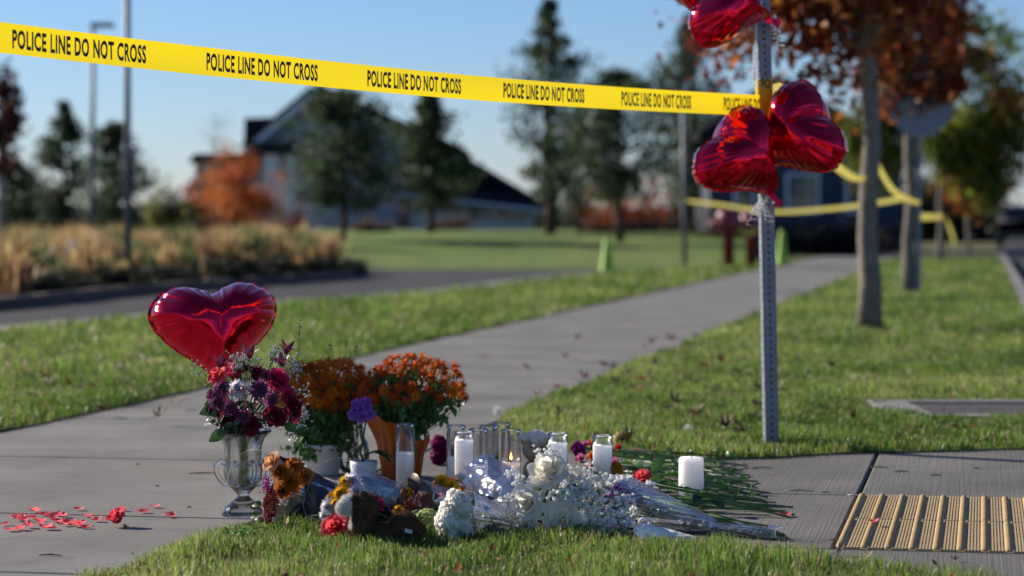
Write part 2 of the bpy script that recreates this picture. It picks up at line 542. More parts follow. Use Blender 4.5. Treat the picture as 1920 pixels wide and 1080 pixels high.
# left of the pavement near the camera and the corner apron to the right
for u0, u1 in ((-6.2, -4.72), (-4.72, -3.62), (-3.62, -2.03)):
    slab(ccw([UV(u0, -3.1), UV(u0, -1.83), UV(u1, -1.83), UV(u1, -3.1)]), M['concrete'])
MAT_U0, MAT_U1, MAT_W0, MAT_W1 = -4.43, -3.10, 0.0, 0.0
mc = [G(1558, 1029), G(1616, 926)]
def touv(p):
    d = Vector((p[0], p[1], 0)) - O0
    return d.dot(U), d.dot(W)
(mu0, mw0), (mu1, mw1) = touv(mc[0]), touv(mc[1])
mat_w = (mw0 + mw1) / 2
mat_u0, mat_u1 = mu0, mu0 + 1.235
mat_wid = 1.83
RU = 0.35
slab(ccw([UV(mat_u1, 0), UV(mat_u1, mat_w), UV(RU, mat_w), UV(RU, 0)]), M['concrete_ramp'])
slab(ccw([UV(mat_u1, mat_w), UV(mat_u1, mat_w + mat_wid), UV(RU, mat_w + mat_wid), UV(RU, mat_w)]), M['concrete_ramp'])
slab(ccw([UV(mat_u0, 0), UV(mat_u0, mat_w), UV(mat_u1, mat_w), UV(mat_u1, 0)]), M['concrete_ramp'])
slab(ccw([UV(-6.6, 0), UV(-6.6, mat_w + mat_wid), UV(mat_u0, mat_w + mat_wid), UV(mat_u0, 0)]), M['concrete_ramp'])
slab(ccw([UV(mat_u0, mat_w), UV(mat_u0, mat_w + mat_wid), UV(mat_u1, mat_w + mat_wid), UV(mat_u1, mat_w)]), M['concrete_ramp'], z=-0.012)
slab(ccw([UV(-6.6, mat_w + mat_wid), UV(-6.6, 6.4), UV(RU, 6.4), UV(RU, mat_w + mat_wid)]), M['concrete_ramp'])

# --- lawns: turf sheets with grass growing on them
KERB_PX = [(-260, 652), (0, 621), (280, 596), (540, 571), (850, 545), (1050, 520), (1190, 508), (1290, 498), (1360, 491)]
KERB = [G(*p) for p in KERB_PX]
left_edge = [UV(u, -1.83 + 0.05 * noise.noise(Vector((u * 1.3, 0.5, 0)))) for u in np.arange(52, -0.9, -0.4)]
near_left = [Vector((-2.05, 9.66, 0)), Vector((-2.5, 9.1, 0)), Vector((-3.3, 8.6, 0)), Vector((-5.2, 8.2, 0))]
LAWN_L = [Vector((-8.2, 12.0, 0))] + KERB + left_edge + near_left
def ragged(pts, amp, step, seed):
    out = []
    for a, b in zip(pts[:-1], pts[1:]):
        n = max(1, int((b - a).length / step))
        for k in range(n):
            p = a.lerp(b, k / n)
            out.append(p + Vector((noise.noise(p * 3 + Vector((seed, 0, 0))), noise.noise(p * 3 + Vector((0, seed, 0))), 0)) * amp)
    out.append(pts[-1])
    return out
front_R = [G(*p) for p in ((2300, 840), (1920, 843), (1700, 849), (1540, 853), (1450, 860), (1300, 862), (1180, 858), (1080, 850), (990, 838), (940, 818), (930, 795))]
front_R = ragged(front_R, 0.035, 0.12, 5.0)
KW = 2.37
LAWN_R = front_R + [UV(u, 0.03 * noise.noise(Vector((u * 1.1, 9.5, 0)))) for u in np.arange(0.3, 52, 0.5)] + [UV(52, KW), UV(3.0, KW), UV(1.2, KW + 0.3)]
front_F = [G(*p) for p in ((60, 1130), (150, 1095), (230, 1068), (330, 1036), (420, 1004), (470, 990), (560, 982), (700, 984), (900, 995), (1100, 1006), (1300, 1024), (1500, 1049), (1720, 1078), (1980, 1120))]
front_F = ragged(front_F, 0.03, 0.1, 2.0)
LAWN_F = front_F + [Vector((1.6, 3.6, 0)), Vector((-1.6, 3.6, 0))]

def sheet(name, pts, z, mt, thick=0.1, **kw):
    m_ = MB(); m_.prism([(p[0], p[1]) for p in ccw([Vector(p) for p in pts])], z - thick, z)
    return put(name, m_, mt, smooth=False, **kw)
sheet('lawn_left', LAWN_L, 0.006, M['turf'], kind='structure')
sheet('lawn_right', LAWN_R, 0.006, M['turf'], kind='structure')
sheet('lawn_front', LAWN_F, 0.006, M['turf'], kind='structure')

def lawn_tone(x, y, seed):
    """green to straw mottling of the grass, also driving its painted shade patches, a value 0..1 for each blade"""
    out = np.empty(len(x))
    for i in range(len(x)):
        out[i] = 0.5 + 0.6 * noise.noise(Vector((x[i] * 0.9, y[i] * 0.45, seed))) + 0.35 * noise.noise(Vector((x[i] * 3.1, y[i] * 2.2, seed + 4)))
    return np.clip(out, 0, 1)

def grass(name, poly, zones, label, seed, base=(0.105, 0.235, 0.026), straw=(0.36, 0.35, 0.11), z0=0.006, bare=(), hole=None):
    """zones: (ymin, ymax, blades per m2, height, width); blades are single bent strips"""
    rs = np.random.RandomState(seed)
    xs = [p[0] for p in poly]
    VV, FF, CC = [], [], []
    nb = 0
    for y0, y1, dens, hh, ww in zones:
        # only what the lens can see, with a margin
        x0 = max(min(xs), -0.235 * y1 - 0.3); x1 = min(max(xs), 0.235 * y1 + 0.3)
        n = int((x1 - x0) * (y1 - y0) * dens)
        x = rs.uniform(x0, x1, n); y = rs.uniform(y0, y1, n)
        k = inpoly(x, y, poly) & (np.abs(x) < 0.225 * y + 0.25)
        x, y = x[k], y[k]
        for (bx, by, br) in bare:
            k = ((x - bx) ** 2 + (y - by) ** 2 > (br * rs.uniform(0.75, 1.15, len(x))) ** 2)
            x, y = x[k], y[k]
        if hole:
            k = ~((x > hole[0]) & (x < hole[1]) & (y > hole[2]) & (y < hole[3])); x, y = x[k], y[k]
        n = len(x)
        if n == 0: continue
        # cheap clumping: heights follow a noise field sampled on a grid
        tone = lawn_tone(x[::max(1, n // 4000)], y[::max(1, n // 4000)], seed) if n < 4001 else None
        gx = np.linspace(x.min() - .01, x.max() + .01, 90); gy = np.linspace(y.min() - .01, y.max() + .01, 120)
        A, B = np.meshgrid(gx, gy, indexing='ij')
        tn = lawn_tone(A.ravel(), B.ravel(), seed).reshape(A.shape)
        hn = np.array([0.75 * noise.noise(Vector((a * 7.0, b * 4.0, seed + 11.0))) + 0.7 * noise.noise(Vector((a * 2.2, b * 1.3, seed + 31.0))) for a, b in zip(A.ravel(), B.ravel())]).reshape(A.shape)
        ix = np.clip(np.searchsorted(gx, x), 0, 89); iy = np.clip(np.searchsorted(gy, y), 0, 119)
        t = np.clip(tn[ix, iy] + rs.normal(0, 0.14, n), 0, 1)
        h = hh * (0.85 + 1.15 * hn[ix, iy]).clip(.25, 2.2) * rs.uniform(0.45, 1.35, n)
        w = ww * rs.uniform(0.6, 1.3, n)
        az = rs.uniform(0, 2 * PI, n); lean = np.abs(rs.normal(0.35, 0.35, n)).clip(0, 1.2)
        fa = rs.uniform(0, 2 * PI, n)
        dx, dy = np.cos(az), np.sin(az)
        sx, sy = np.cos(fa) * w, np.sin(fa) * w
        dead = rs.uniform(0, 1, n) < (0.06 + 0.28 * t ** 2)
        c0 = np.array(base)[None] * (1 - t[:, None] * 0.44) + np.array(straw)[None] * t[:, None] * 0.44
        c0 = c0 * rs.uniform(0.6, 1.35, (n, 1)) * (0.66 + 0.75 * (tn[ix, iy] - .3) + 0.3 * hn[ix, iy])[:, None].clip(.3, 1.4)  # low-frequency darkening painted into the blades, in place of shadow patches on the lawns
        c0[dead] = np.array([0.36, 0.30, 0.17]) * rs.uniform(0.6, 1.2, (dead.sum(), 1))
        z = np.full(n, z0)
        mx = x + dx * lean * h * 0.3; my = y + dy * lean * h * 0.3; mz = z + h * 0.62
        tx = x + dx * lean * h * 0.95; ty = y + dy * lean * h * 0.95; tz = z + h * (1.0 - 0.35 * lean ** 1.5).clip(0.2, 1)
        v = np.stack([np.stack([x - sx, y - sy, z], 1), np.stack([x + sx, y + sy, z], 1),
                      np.stack([mx + sx * .8, my + sy * .8, mz], 1), np.stack([mx - sx * .8, my - sy * .8, mz], 1),
                      np.stack([tx, ty, tz], 1)], 1)
        f0 = np.arange(n)[:, None] * 5 + nb
        f = np.concatenate([f0 + np.array([[0, 1, 2]]), f0 + np.array([[0, 2, 3]]), f0 + np.array([[3, 2, 4]])])
        c = np.repeat(c0[:, None, :], 5, 1)
        VV.append(v.reshape(-1, 3)); FF.append(f); CC.append(c.reshape(-1, 3))
        nb += n * 5
    me = np_mesh(name, np.concatenate(VV), np.concatenate(FF), np.concatenate(CC), smooth=True)
    o = put(name, me, M['grass'], kind='stuff')
    return tag(o, label, 'grass')

BARE = [(G(1668, 780).x, G(1668, 780).y, 0.16), (G(1650, 765).x, G(1650, 765).y, 0.12)]
VAULT = [G(1680, 785), G(2060, 785), G(2090, 752), G(1690, 752)]
def cut_vault(poly): return poly
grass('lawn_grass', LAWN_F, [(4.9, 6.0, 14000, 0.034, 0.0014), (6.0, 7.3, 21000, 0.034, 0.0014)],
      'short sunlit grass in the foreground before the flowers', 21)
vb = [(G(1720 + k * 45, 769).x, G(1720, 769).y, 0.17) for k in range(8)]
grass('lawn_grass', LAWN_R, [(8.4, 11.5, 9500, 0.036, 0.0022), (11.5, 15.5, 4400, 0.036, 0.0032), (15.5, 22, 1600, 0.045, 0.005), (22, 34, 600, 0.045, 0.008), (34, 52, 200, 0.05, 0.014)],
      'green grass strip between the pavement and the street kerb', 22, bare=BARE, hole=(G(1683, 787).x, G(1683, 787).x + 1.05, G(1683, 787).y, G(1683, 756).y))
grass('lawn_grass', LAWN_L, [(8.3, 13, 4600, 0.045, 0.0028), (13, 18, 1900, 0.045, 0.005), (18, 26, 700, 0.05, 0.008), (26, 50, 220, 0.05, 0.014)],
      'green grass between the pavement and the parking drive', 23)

# --- kerbs and roads
kb = thing('kerb', 'pale concrete kerb along the drive behind the left lawn', 'kerb', KERB[3])
pts = [KERB[0] + Vector((-3, -1, 0))] + KERB
for i in range(len(pts) - 1):
    a, b = pts[i], pts[i + 1]
    d = (b - a).normalized(); nrm = Vector((-d.y, d.x, 0))
    n = max(1, round((b - a).length / 3.0))
    for k in range(n):
        p, q = a.lerp(b, k / n) + d * 0.006, a.lerp(b, (k + 1) / n) - d * 0.006
        m_ = MB(); m_.prism(ccw([p, q, q + nrm * 0.34, p + nrm * 0.34]), -0.14, 0.012)
        put('kerbstone', m_, M['kerb'], kb, smooth=False)
sheet('drive', [KERB[0] + Vector((-8, -2, 0))] + [k + Vector((-0.3, 0.3, 0)) for k in KERB] + [Vector((3.6, 60, 0)), Vector((-16, 60, 0)), Vector((-16, 22, 0))], -0.10, M['asphalt'], thick=0.04, kind='structure')
kb2 = thing('kerb', 'grey kerb at the right edge beside the dark street', 'kerb', UV(20, KW + .08))
for k in range(34):
    u0 = 0.9 + k * 1.5
    m_ = MB(); m_.prism(ccw([UV(u0 + .004, KW), UV(u0 + 1.496, KW), UV(u0 + 1.496, KW + 0.16), UV(u0 + .004, KW + 0.16)]), -0.15, 0.016)
    put('kerbstone', m_, M['kerb'], kb2, smooth=False)
sheet('street', [UV(-12, KW + 0.16), UV(-12, 14), UV(140, 14), UV(140, KW + 0.16)], -0.13, M['asphalt'], thick=0.03, kind='structure')
sheet('road_behind', [Vector((-14, -36, 0)), Vector((16, -36, 0)), Vector((16, 3.4, 0)), Vector((-14, 3.4, 0))], -0.06, M['pale_concrete'], thick=0.05, kind='structure')  # unseen ground added behind the camera, kept pale to bounce fill light forward
cr = MB(); cr.prism(ccw([UV(51.9, -4), UV(51.9, KW), UV(53.4, KW), UV(53.4, -4)]), -0.1, 0.002)
put('cross_path', cr, M['concrete'], smooth=False, kind='structure')

# --- mown mound beyond the drive
def mh(x, y):
    return -0.02 + 0.52 * smooth01(49, 73, y)
def mound(a, b):
    y = 47.5 + 70 * b
    x0 = -3.75 - 0.12 * (y - 48) ; x1 = 0.10 * y
    if y < 56: x1 = min(x1, 4.6 + 0.35 * (y - 47))
    x = x0 + (x1 - x0) * a
    e = min(1, a * 9)
    return (x, y, mh(x, y) * e + 0.07 * noise.noise(Vector((x * 0.3, y * 0.12, 0))) * min(1, b * 8) - (0.1 if b == 0 or a == 0 else 0))
gm = MB(); gm.grid(mound, 44, 60)
put('lawn_mound', gm, M['lawn_far'], kind='structure')
BED = [G(*p) for p in ((-420, 590), (0, 562), (200, 542), (420, 526), (560, 516), (650, 510), (655, 494), (600, 482))] + [Vector((-6.5, 75, 0)), Vector((-26, 75, 0)), Vector((-14, 22, 0))]
sheet('planting_bed', BED, -0.01, M['soil'], thick=0.12, kind='structure')
M['brick_kerb'] = mat('brown_kerb', (0.085, 0.062, 0.055), .85, var=.2)
kb3 = thing('kerb', 'dark kerb edging the golden grass bed', 'kerb', BED[2])
for a, b in zip(BED[:7], BED[1:8]):
    d = (b - a).normalized(); nrm = Vector((-d.y, d.x, 0))
    n = max(1, round((b - a).length / 3.0))
    for k in range(n):
        p, q = a.lerp(b, k / n) + d * 0.006, a.lerp(b, (k + 1) / n) - d * 0.006
        m_ = MB(); m_.prism(ccw([p, q, q - nrm * 0.16, p - nrm * 0.16]), -0.14, 0.03)
        put('kerbstone', m_, M['brick_kerb'], kb3, smooth=False)
# ------------------------------------------------------------------ background: planting bed, trees, houses, poles
def leaf_cloud(pos, size, cols, seed, flat=0.0, fold=0.25):
    """one small folded leaf (2 triangles pairs) at each place"""
    rs = np.random.RandomState(seed)
    n = len(pos)
    a = rs.normal(size=(n, 3)); a /= np.linalg.norm(a, axis=1)[:, None]
    b = rs.normal(size=(n, 3)); b -= a * (a * b).sum(1)[:, None]; b /= np.linalg.norm(b, axis=1)[:, None]
    nn = np.cross(a, b)
    s = size * rs.uniform(0.6, 1.35, n)[:, None]
    v = np.stack([pos - a * s, pos + b * s * 0.55 + nn * s * fold, pos + a * s, pos - b * s * 0.55 + nn * s * fold], 1)
    f0 = np.arange(n)[:, None] * 4
    f = np.concatenate([f0 + np.array([[0, 1, 2]]), f0 + np.array([[0, 2, 3]])])
    return v.reshape(-1, 3), f, np.repeat(cols, 4, 0)

def pine(name, label, loc, H, Rm, seed, group, shape='cone', trunk0=0.12, col=(0.045, 0.07, 0.032), n=5200):
    rs = np.random.RandomState(seed); rr = random.Random(seed)
    t = thing(name, label, 'tree', loc, group)
    L = Vector(loc)
    tb = MB()
    pts = [L + Vector((0.03 * H * math.sin(k * 1.3 + seed) * 0.3, 0.02 * math.cos(k), H * k / 8.0 - (0.1 if k == 0 else 0))) for k in range(9)]
    tb.tube(pts, [0.024 * H * (1 - k / 8.6) + 0.015 for k in range(9)], 8)
    trunk = put('trunk', tb, M['bark_dark'], t)
    limbs = MB()
    P0, C0 = [], []
    nb = int(30 + H * 5)
    for k in range(nb):
        s = trunk0 + (1 - trunk0) * (k + rr.random()) / nb
        u = (s - trunk0) / (1 - trunk0)
        if shape == 'cone': r = Rm * (1 - u) ** 0.75 * (0.5 + 0.5 * min(1, u * 5))
        elif shape == 'oval': r = Rm * (math.sin(PI * min(1, u * 0.86 + 0.14)) ** 0.7)
        else: r = Rm * (0.45 + 0.55 * math.sin(PI * u)) * (1 - u ** 3)
        r *= rr.uniform(0.6, 1.18)
        az = rr.uniform(0, 2 * PI)
        d = Vector((math.cos(az), math.sin(az), rr.uniform(0.05, 0.5)))
        base = L + Vector((0, 0, s * H))
        tip = base + d * r
        limbs.tube([base, base.lerp(tip, 0.5) + Vector((0, 0, -0.03 * r)), tip], [0.03, 0.02, 0.008], 4)
        m_ = max(5, int(0.72 * n / nb))
        q = rs.uniform(0.25, 1.02, m_) ** 0.7
        spread = 0.20 * r + 0.10
        pp = np.array(base)[None] + np.array(tip - base)[None] * q[:, None] + rs.normal(0, 1, (m_, 3)) * spread * np.array([0.8, 0.8, 0.55])
        cc = np.array(col)[None] * rs.uniform(0.5, 1.5, (m_, 1)) * rr.uniform(0.7, 1.4)
        P0.append(pp); C0.append(cc)
    put('branches', limbs, M['bark_dark'], t, kind='stuff')
    v, f, c = leaf_cloud(np.concatenate(P0), 0.085, np.concatenate(C0), seed, fold=0.1)
    put('crown', np_mesh('crown', v, f, c), M['leaves'], t)
    return t

def broadleaf(name, label, loc, H, crown_c, crown_r, seed, cols, group=None, n=7000, leaf=0.06, trunk_r=0.09, gaps=0.25, stem_pts=None, fork=None, droop=0.0):
    rs = np.random.RandomState(seed); rr = random.Random(seed)
    t = thing(name, label, 'tree', loc, group)
    L = Vector(loc); cc = L + Vector(crown_c)
    fork = fork or crown_c[2] - crown_r[2] * 0.75
    tb = MB()
    tp = [L + Vector((0, 0, -0.05))]
    for k in range(1, 9):
        s = k / 8
        tp.append(L + Vector((0.02 * math.sin(k * 1.7 + seed), 0.01 * math.cos(k), fork * 1.25 * s)))
    rad = [trunk_r * (1.35 if k == 0 else 1.08 if k == 1 else 1 - 0.035 * k) for k in range(9)]
    tb.tube(tp, rad, 14)
    put('trunk', tb, M['bark'], t)
    lb = MB()
    ends = []
    for k in range(26):
        s = rr.uniform(0.72, 1.0)
        base = tp[0].lerp(tp[-1], s)
        d = Vector((rr.gauss(0, 1), rr.gauss(0, 1), rr.gauss(0.15, 0.8)))
        d.normalize()
        tip = cc + Vector((d.x * crown_r[0], d.y * crown_r[1], d.z * crown_r[2])) * rr.uniform(0.6, 0.95)
        mid = base.lerp(tip, 0.5) + Vector((0, 0, 0.12 * crown_r[2]))
        lb.tube([base, mid, tip], [trunk_r * 0.4, trunk_r * 0.22, 0.008], 5)
        ends += [(mid, tip)]
    put('branches', lb, M['bark'], t, kind='stuff')
    # leaf clumps round the branch ends, with gaps between
    P0, C0 = [], []
    nc = 95
    for k in range(nc):
        a, b = rr.choice(ends)
        if rr.random() < 0.45:
            c0 = a.lerp(b, rr.uniform(0.3, 1.05))
        else:
            d = Vector((rr.gauss(0, 1), rr.gauss(0, 1), rr.gauss(0, 1))).normalized() * rr.uniform(0.55, 1.0)
            c0 = cc + Vector((d.x * crown_r[0], d.y * crown_r[1], d.z * crown_r[2]))
        c0 = c0 + Vector((0, 0, -droop * rr.random()))
        m_ = n // nc
        sp = min(crown_r) * rr.uniform(0.10, 0.20)
        col = np.array(rr.choice(cols))
        P0.append(np.array(c0)[None] + rs.normal(0, 1, (m_, 3)) * sp)
        C0.append(col[None] * rs.uniform(0.55, 1.45, (m_, 1)) * rr.uniform(0.7, 1.25))
    v, f, c = leaf_cloud(np.concatenate(P0), leaf, np.concatenate(C0), seed + 5, fold=0.3)
    put('crown', np_mesh('crown', v, f, c), M['leaves'], t)
    return t

def shrub(name, label, loc, rad, seed, col, group=None, n=1600, leaf=0.05, cat='shrub'):
    rs = np.random.RandomState(seed); rr = random.Random(seed)
    t = thing(name, label, cat, loc, group)
    L = Vector(loc)
    st = MB()
    P0, C0 = [], []
    for k in range(14):
        d = Vector((rr.gauss(0, 1), rr.gauss(0, 1), abs(rr.gauss(0.6, 0.6)))).normalized()
        tip = L + Vector((d.x * rad[0], d.y * rad[1], d.z * rad[2] + 0.1 * rad[2])) * 1.0
        st.tube([L + Vector((0, 0, -0.04)), L.lerp(tip, 0.5) + Vector((0, 0, .1 * rad[2])), tip], [0.02, 0.013, 0.005], 4)
        m_ = n // 14
        q = rs.uniform(0.3, 1.1, m_)
        P0.append(np.array(L)[None] + np.array(tip - L)[None] * q[:, None] + rs.normal(0, 1, (m_, 3)) * np.array(rad) * 0.18)
        C0.append(np.array(col)[None] * rs.uniform(0.5, 1.5, (m_, 1)) * rr.uniform(0.7, 1.3))
    pp = np.concatenate(P0); pp[:, 2] = np.maximum(pp[:, 2], L.z + 0.01)
    put('stems', st, M['bark_dark'], t)
    v, f, c = leaf_cloud(pp, leaf, np.concatenate(C0), seed)
    put('foliage', np_mesh('foliage', v, f, c), M['leaves'], t)
    return t

# golden ornamental grasses filling the bed on the left: one uncountable mass
def tall_grass():
    rs = np.random.RandomState(77)
    V0, F0, C0 = [], [], []
    nb = 0
    xs, ys = [], []
    while len(xs) < 470:
        y = rs.uniform(23, 58); x = rs.uniform(-0.25 * y, -0.06 * y)
        if inpoly(np.array([x]), np.array([y]), BED)[0]:
            # keep a hand's breadth of soil at the kerb
            if inpoly(np.array([x + 0.3]), np.array([y - 0.9]), BED)[0]:
                xs.append(x); ys.append(y)
    for x, y in zip(xs, ys):
        hh = rs.uniform(0.25, 0.85) * (1.0 if y > 30 else 0.85)
        n = 95
        az = rs.uniform(0, 2 * PI, n); le = rs.uniform(0.05, 0.75, n) ** 1.1
        h = hh * rs.uniform(0.6, 1.15, n)
        bx = x + rs.normal(0, 0.07, n); by = y + rs.normal(0, 0.07, n)
        w = rs.uniform(0.006, 0.014, n); fa = rs.uniform(0, 2 * PI, n)
        sx, sy = np.cos(fa) * w, np.sin(fa) * w
        mx, my, mz = bx + np.cos(az) * le * h * .35, by + np.sin(az) * le * h * .35, h * .7
        tx, ty, tz = bx + np.cos(az) * le * h, by + np.sin(az) * le * h, h * (1 - .35 * le)
        v = np.stack([np.stack([bx - sx, by - sy, 0 * h], 1), np.stack([bx + sx, by + sy, 0 * h], 1),
                      np.stack([mx + sx, my + sy, mz], 1), np.stack([mx - sx, my - sy, mz], 1), np.stack([tx, ty, tz], 1)], 1)
        f = np.arange(n)[:, None] * 5 + nb
        kind = rs.uniform()
        base = np.array([0.46, 0.33, 0.15]) if kind < 0.5 else np.array([0.30, 0.19, 0.10]) if kind < 0.75 else np.array([0.13, 0.16, 0.06])
        c = base[None] * rs.uniform(0.55, 1.4, (n, 1))
        V0.append(v.reshape(-1, 3)); F0.append(np.concatenate([f + np.array([[0, 1, 2]]), f + np.array([[0, 2, 3]]), f + np.array([[3, 2, 4]])]))
        C0.append(np.repeat(c[:, None], 5, 1).reshape(-1, 3)); nb += n * 5
    o = put('ornamental_grass', np_mesh('ornamental_grass', np.concatenate(V0), np.concatenate(F0), np.concatenate(C0), True), M['grass'], kind='stuff')
    tag(o, 'golden dry ornamental grass filling the bed on the left', 'grass')
tall_grass()
shr = [(40, 551, .42, .3), (95, 546, .38, .24), (190, 540, .4, .3), (300, 533, .42, .26), (395, 527, .4, .28), (455, 522, .45, .32), (520, 518, .4, .3), (600, 513, .42, .26), (640, 511, .36, .22)]
SHL = ['leftmost low dark shrub at the front of the golden grass', 'second low dark shrub from the left edge of the grass bed', 'low dark shrub left of the nearer light pole foot', 'low dark shrub just right of the nearer light pole foot', 'low dark shrub above the left lobe of the heart balloon', 'largest low dark shrub above the middle of the heart balloon', 'low dark shrub above the right lobe of the heart balloon', 'last but one low dark shrub at the right end of the bed', 'rightmost low dark shrub of the grass bed']
for i, (px, py, r, h) in enumerate(shr):
    g_ = G(px, py); g_.z = -0.01
    shrub('low_shrub', SHL[i], g_ + Vector((0, 0.6, 0)), (r, r, h), 300 + i, (0.018, 0.024, 0.014), 'low dark shrubs along the grass bed', n=900, leaf=0.035)
shrub('pale_shrub', 'yellow green rounded shrub behind the golden grass', P(310, 425, 55) * 1.0, (0.55, 0.5, 0.75), 330, (0.11, 0.12, 0.03), n=1400)
shrub('dark_shrub', 'dark green shrub behind the golden grass left of the house', P(350, 432, 58), (0.7, 0.5, 0.6), 331, (0.03, 0.035, 0.02), n=1400)
sg = thing('marker_sign', 'small white round marker in the golden grass', 'sign', G(136, 520))
q = P(136, 463, 36.5); 
m_ = MB(); m_.tube([Vector((q.x, 36.52, -0.02)), Vector((q.x, 36.52, q.z))], 0.02, 6); put('stake', m_, M['pole'], sg)
m_ = MB(); m_.tube([q + Vector((0, -0.012, 0)), q + Vector((0, 0.012, 0))], 0.11, 20); put('disc', m_, M['white_cloth'], sg, smooth=False)

# evergreen trees
PG = 'evergreens on the lawn around the house'
def pbase(px, Y, z=None):
    return Vector(((px - 960) / F_PX * Y, Y, mh(0, Y) + 0.02 if z is None else z))
def zof(py, Y): return P(960, py, Y).z
pine('pine_tree', 'broad dark evergreen in front of the grey gable, left of a cone-shaped one', pbase(645, 64), zof(172, 64) - .4, 1.5, 11, PG, 'oval', 0.2, n=7000)
pine('pine_tree', 'cone-shaped evergreen in front of the right part of the grey house', pbase(808, 71), zof(182, 71) - .4, 1.4, 12, PG, 'cone', 0.17, n=6500)
pine('pine_tree', 'tallest evergreen with a slim top, right of the grey house', pbase(1030, 72), zof(8, 72) - .4, 1.45, 13, PG, 'slim', 0.13, n=8000)
pine('pine_tree', 'evergreen beneath the tape, above the lime cone', pbase(1160, 62), zof(130, 62) - .4, 1.35, 14, PG, 'oval', 0.24, n=6500)
pine('pine_tree', 'tall evergreen behind the thin grey pole, left of the balloons', pbase(1295, 76), zof(34, 76) - .4, 1.6, 15, PG, 'slim', 0.12, n=8500)
pine('pine_tree', 'tall dark evergreen left of the two light poles', pbase(120, 82, -0.1), zof(188, 82), 1.1, 16, PG, 'slim', 0.18, n=6000)
pine('pine_tree', 'bushy evergreen behind the nearer light pole', pbase(216, 76, -0.1), zof(228, 76), 1.05, 17, PG, 'oval', 0.2, n=5500)
pine('pine_tree', 'evergreen cut off by the left edge of the photograph', pbase(22, 84, -0.1), zof(300, 84), 1.1, 18, PG, 'oval', 0.15, n=5000)
pine('pine_tree', 'small evergreen showing between the tallest evergreen and its neighbour', pbase(1085, 90), zof(250, 90) - .4, 1.1, 19, PG, 'oval', 0.1, n=4200)

AUT = [(0.50, 0.14, 0.025), (0.58, 0.22, 0.03), (0.36, 0.075, 0.02), (0.52, 0.18, 0.035)]
RED = [(0.22, 0.035, 0.015), (0.16, 0.03, 0.016), (0.28, 0.07, 0.02)]
broadleaf('autumn_tree', 'orange autumn tree at the left end of the house', pbase(440, 60, -0.05), 2.6, (0.05, 0, 1.5), (1.25, 0.9, 1.2), 31, AUT, n=5200, leaf=0.05, trunk_r=0.05)
broadleaf('autumn_tree', 'low rust red tree left of the orange autumn tree', pbase(372, 64, -0.05), 2.0, (0, 0, 1.2), (0.6, 0.5, 0.85), 36, RED, n=2600, leaf=0.05, trunk_r=0.04)
broadleaf('autumn_tree', 'red leaved tree cut by the left edge above the golden grass', pbase(4, 42, -0.05), 4, (0, 0, 2.6), (0.40, 0.4, 1.0), 32, [(0.13, 0.035, 0.03), (0.09, 0.03, 0.03), (0.05, 0.03, 0.02)], n=2400, leaf=0.05, trunk_r=0.07)
shrub('red_shrub', 'dark red shrub against the house behind the golden grass', pbase(540, 66, -0.02), (0.55, 0.5, 1.15), 33, (0.12, 0.025, 0.015), n=1800)
shrub('red_shrub', 'wide orange red shrub beneath the evergreens at the centre', pbase(1185, 80, 0.45), (1.5, 0.8, 1.75), 34, (0.34, 0.065, 0.02), n=3800)
shrub('brown_shrub', 'brown shrub against the pale right wing of the house', pbase(850, 92, 0.4), (0.9, 0.6, 0.55), 35, (0.10, 0.06, 0.03), n=1600)
shrub('brown_shrub', 'tan shrub at the foot of the broad evergreen', pbase(700, 78, 0.4), (0.6, 0.5, 0.5), 37, (0.12, 0.085, 0.04), n=1400)
shrub('dark_hedge', 'low dark hedge under the evergreens left of the thin pole', pbase(1180, 74, 0.35), (2.3, 0.5, 0.45), 38, (0.03, 0.02, 0.015), n=2600, cat='hedge')
shrub('brown_shrub', 'brown red hedge against the dark house behind the maroon posts', pbase(1340, 66, -0.05), (1.3, 0.6, 1.0), 39, (0.045, 0.03, 0.018), n=2600)
tw = thing('bare_tree', 'thin bare sapling against the sky left of the house', 'tree', pbase(398, 56, -0.05))
m_ = MB(); b0 = pbase(398, 56, -0.05); top = P(405, 212, 56)
m_.tube([b0, b0.lerp(top, .5), top], [0.03, 0.018, 0.005], 5); put('trunk', m_, M['bark'], tw)
m_ = MB(); rr = random.Random(3)
for k in range(26):
    a = b0.lerp(top, rr.uniform(.45, .97)); e = a + Vector((rr.uniform(-.45, .45), rr.uniform(-.3, .3), rr.uniform(.1, .5)))
    m_.tube([a, a.lerp(e, .5) + Vector((0, 0, .04)), e], [0.008, 0.006, 0.003], 3)
put('twigs', m_, M['bark'], tw, kind='stuff')

# houses
M['siding'] = mat('grey_siding', (0.32, 0.33, 0.36), 0.75, var=0.06, vscale=2, spec=0.2)
M['siding_pale'] = mat('pale_siding', (0.74, 0.72, 0.70), 0.75, var=0.06, vscale=2, spec=0.2)
M['shingle'] = mat('dark_shingle', (0.022, 0.025, 0.032), 0.95, var=0.3, vscale=6, spec=0.08)
M['trim'] = mat('white_trim', (0.62, 0.63, 0.66), 0.6)
M['pane'] = mat('window_glass', (0.05, 0.09, 0.10), 0.06, spec=0.9)
M['navy'] = mat('navy_siding', (0.045, 0.055, 0.08), 0.75, var=0.06, spec=0.2)

